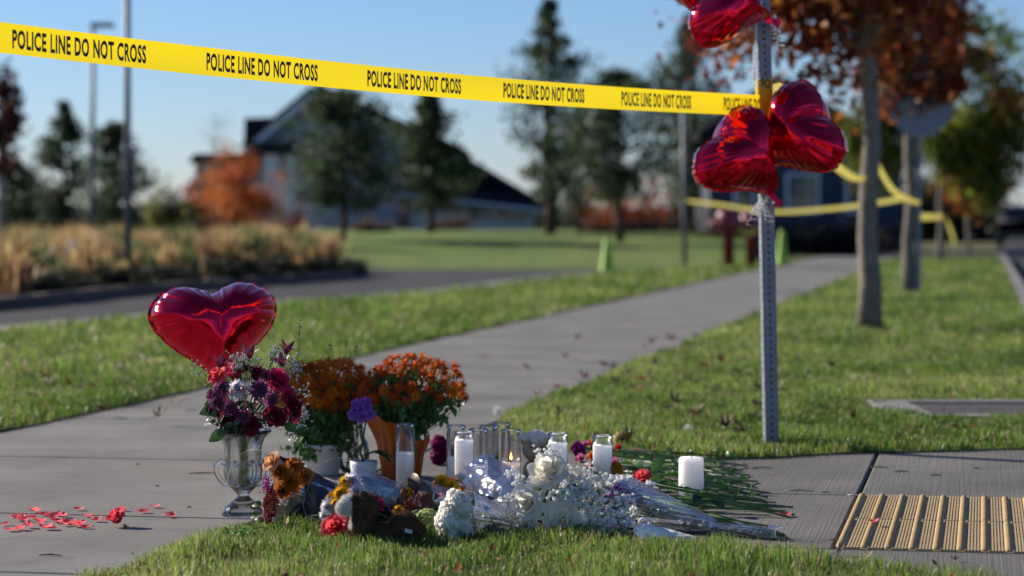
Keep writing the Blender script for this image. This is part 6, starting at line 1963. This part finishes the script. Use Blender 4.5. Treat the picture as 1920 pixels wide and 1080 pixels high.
# ------------------------------------------------------------------ plush toys
def blob_mesh(balls, voxel=0.004):
    """one continuous skin round overlapping ellipsoids (centre, radii, rotation about y)"""
    mb = MB()
    for c, r, ry in balls:
        mb.ball(c, r, 20, 14, None, Matrix.Rotation(R(ry), 3, 'Y'))
    me = mb.mesh('tmp'); o = bpy.data.objects.new('tmp', me); COL.objects.link(o)
    rm = o.modifiers.new('r', 'REMESH'); rm.mode = 'VOXEL'; rm.voxel_size = voxel
    sm_ = o.modifiers.new('s', 'SMOOTH'); sm_.factor = .5; sm_.iterations = 6
    dg = bpy.context.evaluated_depsgraph_get(); dg.update()
    ev = bpy.data.meshes.new_from_object(o.evaluated_get(dg))
    bpy.data.objects.remove(o); bpy.data.meshes.remove(me)
    return ev
M['plush'] = mat('plush_fabric', (1, 1, 1), 0.95, attr=True, spec=0.1, var=.2, vscale=120)
M['fur'] = mat('plush_fur', (1, 1, 1), 0.9, attr=True, spec=0.15, trans=.15)
def plush(parent, balls, colour, seed, n=26000, fl=.0055, fw=.0006):
    me = blob_mesh(balls)
    N = len(me.vertices)
    co = np.empty(N * 3, np.float32); me.vertices.foreach_get('co', co); co = co.reshape(-1, 3)
    no = np.empty(N * 3, np.float32); me.vertices.foreach_get('normal', no); no = no.reshape(-1, 3)
    cols = np.array([colour(Vector(p)) for p in co], np.float32)
    a = me.color_attributes.new('Col', 'FLOAT_COLOR', 'POINT'); arr = np.ones((N, 4), np.float32); arr[:, :3] = cols; a.data.foreach_set('color', arr.ravel())
    me.polygons.foreach_set('use_smooth', [True] * len(me.polygons))
    me.materials.clear()
    body = put('body', me, M['plush'], parent)
    rs = np.random.RandomState(seed); idx = rs.randint(0, N, n)
    p = co[idx] + rs.normal(0, .0014, (n, 3)); nn = no[idx]
    d = nn + rs.normal(0, .45, (n, 3)); d /= np.linalg.norm(d, axis=1)[:, None]
    s = np.cross(d, rs.normal(size=(n, 3))); s /= np.linalg.norm(s, axis=1)[:, None]
    L = fl * rs.uniform(.6, 1.3, (n, 1))
    v = np.stack([p - s * fw, p + s * fw, p + d * L], 1).reshape(-1, 3)
    f = np.arange(n * 3).reshape(-1, 3)
    c = np.repeat(cols[idx] * rs.uniform(.7, 1.4, (n, 1)), 3, 0)
    put('fur', np_mesh('fur', v, f, c), M['fur'], parent, kind='stuff')
    return body
DY = 6.30
def dp(px, py, dy=0.0): return P(px, py, DY + dy)
dog = thing('plush_dog', 'small brown plush dog with a white muzzle lying on the grass', 'plush toy', G(715, 1022))
balls = [(dp(728, 1000), (.062, .044, .027), -5), (dp(757, 989), (.040, .05, .041), 0), (dp(782, 998), (.022, .03, .026), 0), (dp(680, 988), (.034, .04, .044), 0), (dp(675, 966), (.022, .027, .034), 10),
         (dp(683, 945), (.034, .031, .027), 0), (dp(657, 945, -.006), (.027, .026, .026), 0), (dp(645, 952, -.012), (.021, .022, .019), 0), (dp(671, 1014, -.02), (.026, .03, .015), 0), (dp(752, 1016, -.03), (.034, .022, .014), 0), (dp(697, 956, -.018), (.014, .010, .030), 12)]
mz0, ch0 = dp(648, 952), dp(657, 990)
def dogcol(p):
    if (p - mz0).length < .030 + .006 * noise.noise(p * 60) and p.x < dp(664, 950).x: return (.66, .65, .62)
    if p.x < dp(661, 980).x + .004 * noise.noise(p * 50) and p.z > .035: return (.60, .59, .56)
    return (.12, .066, .038)
plush(dog, balls, dogcol, 5, 30000)
M['black'] = mat('black_plastic', (.008, .008, .008), .2, spec=.6)
m_ = MB(); m_.ball(dp(634, 952, -.008), (.006, .007, .005), 10, 8); put('nose', m_, M['black'], dog)
m_ = MB(); m_.ball(dp(664, 938, -.030), .0035, 8, 6); put('eye', m_, M['black'], dog)
m_ = MB(); m_.add(leaf_mesh(.05, .013, -30, .1, 6), frame(dp(694, 938, -.026), (.6, -.8, .1), 2.4, .8)); put('ear', m_, mat('ear_plush', (.045, .025, .015), .95), dog)
m_ = MB(); m_.box((-.010, -.0006, -.005), (.010, .0006, .005), Matrix.Translation(dp(766, 996, -.055)) @ Matrix.Rotation(.25, 4, 'Y') @ Matrix.Rotation(.3, 4, 'X')); put('tag', m_, M['white_ink'], dog, smooth=False)

bear = thing('plush_bear', 'cream plush bear sitting behind the jar candles on the grass edge', 'plush toy', G(1006, 906))
BYY = 7.75
def bp_(px, py, dy=0.0): return P(px, py, BYY + dy)
plush(bear, [(bp_(1006, 842), (.044, .042, .038), 0), (bp_(1002, 850, -.03), (.026, .022, .020), 0), (bp_(1008, 886), (.045, .042, .045), 0), (bp_(984, 822), (.018, .012, .018), 0), (bp_(1032, 820), (.02, .012, .016), 0), (bp_(1006, 818), (.03, .028, .018), 0)],
      lambda p: (.85, .79, .72) if p.z > bp_(0, 826).z + .006 * noise.noise(p * 50) else (.62, .48, .32), 6, 16000, .006)
for px in (996, 1016):
    m_ = MB(); m_.ball(bp_(px, 838, -.042), .0035, 8, 6); put('eye', m_, M['black'], bear)
m_ = MB(); m_.ball(bp_(1003, 848, -.052), (.006, .004, .004), 8, 6); put('nose', m_, M['black'], bear)

rt = thing('red_toy', 'small red rounded toy with a white patch among the film sleeves', 'toy', G(845, 955))
RY_ = 6.90
m_ = MB(); m_.ball(P(842, 910, RY_), (.048, .035, .024), 20, 14, None, Matrix.Rotation(.1, 3, 'Y')); m_.ball(P(846, 930, RY_ + .02), (.035, .03, .035), 14, 10)
bmesh_red = m_; put('body', m_, mat('red_felt', (.52, .045, .02), .5, var=.1, vscale=40), rt)
m_ = MB(); m_.ball(P(829, 904, RY_ - .024), (.011, .004, .0045), 12, 8); put('white_patch', m_, M['white_ink'], rt)
for px, py in ((846, 903), (846, 908)):
    m_ = MB(); m_.ball(P(px, py, RY_ - .031), (.005, .003, .0013), 8, 6); put('mark', m_, M['black'], rt)
m_ = MB()
for k in range(6): petal(m_, .4 + k * .45, .022, .008, 50, 20, .001, 0, .2)
put('yellow_leaf', m_, mat('mustard_felt', (.36, .24, .02), .7, trans=.3), rt, frame(P(862, 902, RY_ - .01), (0, -.6, .6)))

# coral and pink blooms by the dog
for nm, lab, me, px, py, Y, d, s_ in (('coral_bloom', 'large coral red bloom beside the plush dog\'s chest', ROSE_CORAL, 632, 990, 6.36, (-.4, -.8, .4), 1.25), ('pink_bloom', 'pink pointed bloom behind the plush dog\'s head', ROSE_PINK, 693, 950, 6.47, (.2, -.4, .9), 1.25)):
    t = thing(nm, lab, 'flower', G(px, 1000)); head(t, 'bloom', me, P(px, py, Y), d, 1, s_)
    m_ = MB(); e = P(px + 60, 985, Y + .12); m_.tube([P(px, py + 4, Y + .01), P(px, py + 4, Y).lerp(e, .5), e], .003, 6); put('stem', m_, M['stem'], t)

# ------------------------------------------------------------------ rose head and scattered petals on the pavement
rh = thing('fallen_rose', 'coral rose head lying among scattered petals on the pavement', 'flower', G(220, 988))
head(rh, 'bloom', ROSE_CORAL, P(218, 972, G(220, 988).y) + Vector((0, 0, .002)), (-.35, -.3, .85), 0, .98)
m_ = MB()
for k in range(5): petal(m_, k * 1.256, .022, .004, -50, -10, .004, -.016, .2)
put('sepals', m_, M['leaf'], rh, frame(P(226, 975, G(220, 988).y), (-.35, -.3, .85)))
pm = []
for s in range(4):
    rr = random.Random(700 + s); m_ = MB()
    L, Wd, c1, c2 = .026, .012 + .003 * (s % 2), rr.uniform(.5, 1.2), rr.uniform(.3, .9)
    def pf(u, v):
        x = (u - .5) * L; w = Wd * math.sin(PI * (.08 + .88 * u)) ** .6; y = (v - .5) * 2 * w
        return (x, y, .0015 + c1 * .005 * (2 * (u - .5)) ** 2 + c2 * .008 * (2 * (v - .5)) ** 2)
    m_.grid(pf, 6, 4, col=lambda u, v: (.75 + .1 * u, .09 + .10 * u, .11 + .10 * u))
    pm.append(fixed(m_, 'rose_petal', M['petal']))
rr = random.Random(12)
PET = [(18, 995), (38, 993), (52, 989), (28, 969), (46, 968), (63, 960), (44, 977), (72, 976), (82, 966), (96, 972), (106, 966), (97, 992), (101, 977), (116, 969), (121, 985), (130, 981), (147, 956), (143, 987), (152, 984), (164, 968), (160, 990), (180, 977), (227, 957), (268, 961), (290, 951), (318, 969), (78, 982), (110, 979), (60, 972), (35, 975), (86, 992), (10, 984), (1472, 968), (1638, 988)]
for i, (px, py) in enumerate(PET):
    o = put('rose_petal', pm[i % 4], None, None, Matrix.Translation(G(px, py, .002)) @ Matrix.Rotation(rr.uniform(0, 6.28), 4, 'Z') @ Matrix.Rotation(rr.uniform(-.25, .25), 4, 'X') @ Matrix.Scale(rr.uniform(1.0, 1.45), 4))
    lab = 'coral rose petal lying on the pavement at the left with the fallen rose'
    if px == 1638: lab = 'single pink petal on the tan tactile paving'; o.location.z += .012
    elif px == 1472: lab = 'single red petal at the ends of the cut stems'
    tag(o, lab, 'petal', 'scattered rose petals' if px < 1000 else None)

# ------------------------------------------------------------------ fallen leaves
def maple(seed, curl):
    rr = random.Random(seed); m_ = MB()
    tips = []
    for k in range(5):
        a = R(-80 + 40 * k + 90); tips.append((a, .040 * (1.0 if k == 2 else .85 if k in (1, 3) else .6)))
    rim = []
    for k in range(5):
        a, L = tips[k]
        rim.append((a - .22, L * .62)); rim.append((a, L)); rim.append((a + .22, L * .62))
        if k < 4: rim.append((a + .35, L * .36))
    def z(x, y): return .004 + curl * (x * x * 9 + y * y * 5) + .006 * noise.noise(Vector((x * 40, y * 40, seed)))
    c = m_.v((0, 0, z(0, 0)))
    ids = [m_.v((r * math.cos(a), r * math.sin(a), z(r * math.cos(a), r * math.sin(a)))) for a, r in rim]
    for i in range(len(ids) - 1): m_.f(c, ids[i], ids[i + 1])
    m_.tube([(0, 0, z(0, 0)), (.002, -.02, .006), (.004, -.04, .004)], .0008, 3)
    return m_
LC = [mat('fallen_leaf_' + n, c, .65, var=.35, vscale=40, trans=.25) for n, c in (('brown', (.085, .045, .025)), ('red', (.18, .035, .02)), ('pale', (.42, .34, .24)), ('dark', (.04, .022, .018)), ('orange', (.26, .10, .03)))]
LMESH = {}
for s in range(3):
    for k in range(5):
        me = maple(40 + s, (1.6, 3.5, 5.0)[s]).mesh('fallen_leaf'); me.materials.append(LC[k]); LMESH[s, k] = me
LEAVES = [(1084, 728, 1), (1045, 740, 1), (1010, 753, 1), (1181, 711, 0), (1158, 732, 3), (1327, 699, 1), (1280, 709, 0), (1389, 709, 3), (1374, 718, 1), (1257, 750, 3), (1288, 767, 3), (1245, 779, 3), (1424, 740, 3), (1401, 670, 0), (1335, 775, 3), (1230, 693, 0),
          (1385, 814, 3), (1362, 818, 0), (1051, 794, 3), (1055, 783, 0), (1463, 742, 3), (1306, 664, 2), (1405, 598, 2), (1300, 783, 2), (1358, 812, 2), (1270, 772, 3), (1230, 770, 3), (1318, 790, 0), (1400, 822, 3), (1180, 836, 0), (1150, 700, 0), (1352, 690, 1), (1098, 722, 1), (1560, 700, 0), (1640, 655, 2), (1690, 668, 0), (1500, 690, 0),
          (1530, 640, 1), (1590, 655, 3), (1190, 745, 1), (1120, 760, 0), (1210, 722, 1), (1430, 775, 3), (1412, 800, 3), (1345, 740, 0), (1300, 730, 3), (1480, 640, 0), (1650, 768, 3), (1600, 800, 1),
          (1083, 638, 3), (905, 672, 3), (1074, 671, 2), (1060, 673, 3), (1137, 689, 3), (1222, 647, 3), (991, 695, 0), (1205, 652, 0), (1260, 640, 1), (1306, 632, 0), (1180, 607, 2), (880, 580, 2), (1050, 570, 1), (930, 585, 0), (1170, 560, 1),
          (15, 693, 3), (45, 691, 3), (229, 713, 0), (129, 735, 1), (42, 707, 1), (89, 720, 4), (222, 707, 2), (322, 768, 2), (338, 768, 2), (293, 798, 0), (207, 782, 0), (240, 712, 0), (130, 700, 2), (66, 752, 2), (150, 742, 3), (180, 735, 0), (270, 690, 2), (188, 690, 2), (88, 735, 0), (300, 725, 3), (700, 622, 4), (760, 610, 1), (640, 640, 0),
          (1572, 1042, 3), (1790, 1054, 0), (1622, 1052, 2), (1560, 1018, 3), (640, 700, 4)]
rr = random.Random(31)
for i, (px, py, k) in enumerate(LEAVES):
    on_path = (i in range(49, 64)) or px > 1555 and py > 1000
    g_ = G(px, py); z = .004 if on_path else .03
    s_ = rr.uniform(1.0, 1.6) * (.45 if py > 1000 else 1.0)
    o = put('fallen_leaf', LMESH[rr.randrange(3), k], None, None, Matrix.Translation(g_ + Vector((0, 0, z))) @ Matrix.Rotation(rr.uniform(0, 6.28), 4, 'Z') @ Matrix.Rotation(rr.uniform(-.7, .7) if not on_path else rr.uniform(-.2, .2), 4, 'X') @ Matrix.Scale(s_, 4))
    colr = ('brown', 'dull red', 'pale tan', 'dark brown', 'orange')[k]
    where = 'on the concrete ramp near the tactile paving' if py > 1000 else 'on the concrete pavement' if on_path else 'in the grass left of the pavement' if px < 1000 and not on_path else 'in the grass strip around the steel post'
    if where.startswith('in the grass strip') and px < 1200 and py < 620: where = 'in the grass left of the pavement'
    tag(o, f'{colr} fallen leaf lying {where}', 'leaf', f'{colr} fallen leaves {where}')

# ------------------------------------------------------------------ dandelion clocks, straw, twigs, clippings, weeds
for lab, px, py in (('white dandelion clock in the grass left of the steel post', 1290, 806), ('white dandelion clock at the pavement edge above the candles', 933, 770)):
    Y = 9.55 if px > 1000 else 10.5
    c = P(px, py, Y); t = thing('dandelion', lab, 'dandelion', (c.x, c.y, 0), 'dandelion clocks')
    m_ = MB(); m_.tube([Vector((c.x + .008, c.y, 0)), Vector((c.x + .003, c.y, c.z * .6)), c], .0015, 5); put('stalk', m_, M['stem'], t)
    rs = np.random.RandomState(int(px)); m_ = MB(); m_.ball(c, .004, 6, 4)
    for k in range(150):
        d = Vector(rs.normal(size=3)).normalized(); e = c + d * .019; o_ = d.orthogonal().normalized()
        m_.tube([c, e], .0003, 3, cap=False)
        for q in range(5):
            a = q * 1.256; x = (o_ * math.cos(a) + d.cross(o_) * math.sin(a)); b = len(m_.V)
            m_.v(e); m_.v(e + x * .005 + d * .002); m_.v(e + x * .005 + d * .0028); m_.f(b, b + 1, b + 2)
    put('seed_head', m_, M['white_cloth'], t)
sw = thing('straw_blade', 'long dry tan grass blade in the foreground grass', 'straw', G(1075, 1062))
m_ = MB(); a, b = G(1072, 1060, .01), P(1110, 1008, 6.08)
m_.grid(lambda u, v: a.lerp(b, u) + Vector(((v - .5) * .006 * (1 - .6 * u), 0, .012 * math.sin(PI * u))), 10, 2); put('blade', m_, mat('straw', (.40, .27, .12), .7, trans=.3, var=.2, vscale=60), sw)
rr = random.Random(77)
TW = [(380, 889, .09, 'bark_dark'), (295, 913, .012, 'bark_dark'), (258, 872, .012, 'bark_dark'), (355, 953, .014, 'bark_dark'), (95, 1043, .06, 'bark_dark'), (1690, 886, .05, 'bark_dark'), (1755, 893, .04, 'bark_dark'), (1648, 878, .06, 'leaf'), (1430, 879, .07, 'leaf'), (1400, 918, .05, 'white_cloth'), (1500, 922, .09, 'leaf'), (1600, 930, .035, 'white_cloth'), (1830, 880, .02, 'bark_dark'), (1850, 935, .035, 'leaf'), (1548, 925, .03, 'leaf')]
for px, py, L, mt in TW:
    g_ = G(px, py); a = rr.uniform(-.25, .25); d = Vector((math.cos(a), math.sin(a), 0)) * L / 2; z0 = Vector((0, 0, .003))
    m_ = MB(); m_.tube([g_ - d + z0, g_ + Vector((0, rr.uniform(-.006, .006), .005)), g_ + d + z0], [.0016, .0022, .0012], 5)
    o = put('twig', m_, M[mt])
    kind_ = {'bark_dark': 'dark twig scrap', 'leaf': 'green clipped blade', 'white_cloth': 'pale clipped leaf'}[mt]
    wh = 'on the left pavement' if px < 900 else 'on the concrete ramp'
    tag(o, f'{kind_} lying {wh}', 'twig', f'{kind_}s {wh}')
wd = thing('weed', 'bright green clover tuft at the corner of the foreground grass', 'weed', G(455, 1000))
lf = MB()
for k in range(150):
    p = G(rr.gauss(452, 20), rr.gauss(998, 5), rr.uniform(.006, .03)); lf.add(LEAF_S, frame(p, (rr.uniform(-.5, .5), rr.uniform(-.6, .2), 1), rr.uniform(0, 6), rr.uniform(.4, .75)))
put('leaves', lf, mat('clover', (.10, .24, .03), .5, trans=.35, var=.25, vscale=60), wd, kind='stuff')

# ------------------------------------------------------------------ litter nobody could count: leaf crumbs in the turf, grit along the pavement edges
def crumbs(name, label, P0, size, cols, seed, cat):
    rs = np.random.RandomState(seed)
    n = len(P0); c = np.array(cols)[rs.randint(0, len(cols), n)] * rs.uniform(.6, 1.4, (n, 1))
    v, f, cc = leaf_cloud(np.asarray(P0), size, c, seed, fold=.2)
    v[:, 2] = np.maximum(v[:, 2], .002)
    tag(put(name, np_mesh(name, v, f, cc), M['leaves'], kind='stuff'), label, cat)
rs = np.random.RandomState(5)
pp = []
for poly, y0, y1, n in ((LAWN_R, 8.6, 24, 900), (LAWN_L, 8.5, 26, 900), (LAWN_F, 5.2, 7.2, 220)):
    y = y0 + (y1 - y0) * rs.uniform(0, 1, n * 6) ** 1.5; x = rs.uniform(-.22, .22, n * 6) * y
    k = inpoly(x, y, poly); x, y = x[k][:n], y[k][:n]
    # gathered in drifts
    d = np.array([noise.noise(Vector((a * 1.6, b * 1.1, 40))) for a, b in zip(x, y)]) > rs.uniform(-.5, .5, len(x))
    x, y = x[d], y[d]
    pp.append(np.stack([x, y, rs.uniform(.012, .042, len(x))], 1))
crumbs('leaf_litter', 'brown leaf crumbs and dry bits caught in the lawns', np.concatenate(pp), .011, [(.16, .09, .05), (.30, .22, .12), (.08, .045, .03), (.22, .07, .03)], 9, 'leaf litter')
pp = []
for line in (front_F, front_R, [UV(u, 0) for u in np.arange(.3, 14, .4)], [UV(u, -1.83) for u in np.arange(-.8, 16, .4)]):
    for a, b in zip(line[:-1], line[1:]):
        for k in range(int((b - a).length * 170)):
            p = a.lerp(b, rs.uniform()) + Vector((rs.normal(0, .045), rs.normal(0, .045), 0))
            pp.append((p.x, p.y, .003))
crumbs('grit', 'dark grit and grass clippings along the pavement edges', pp, .0038, [(.05, .04, .03), (.10, .085, .06), (.10, .14, .04), (.2, .17, .1)], 10, 'grit')
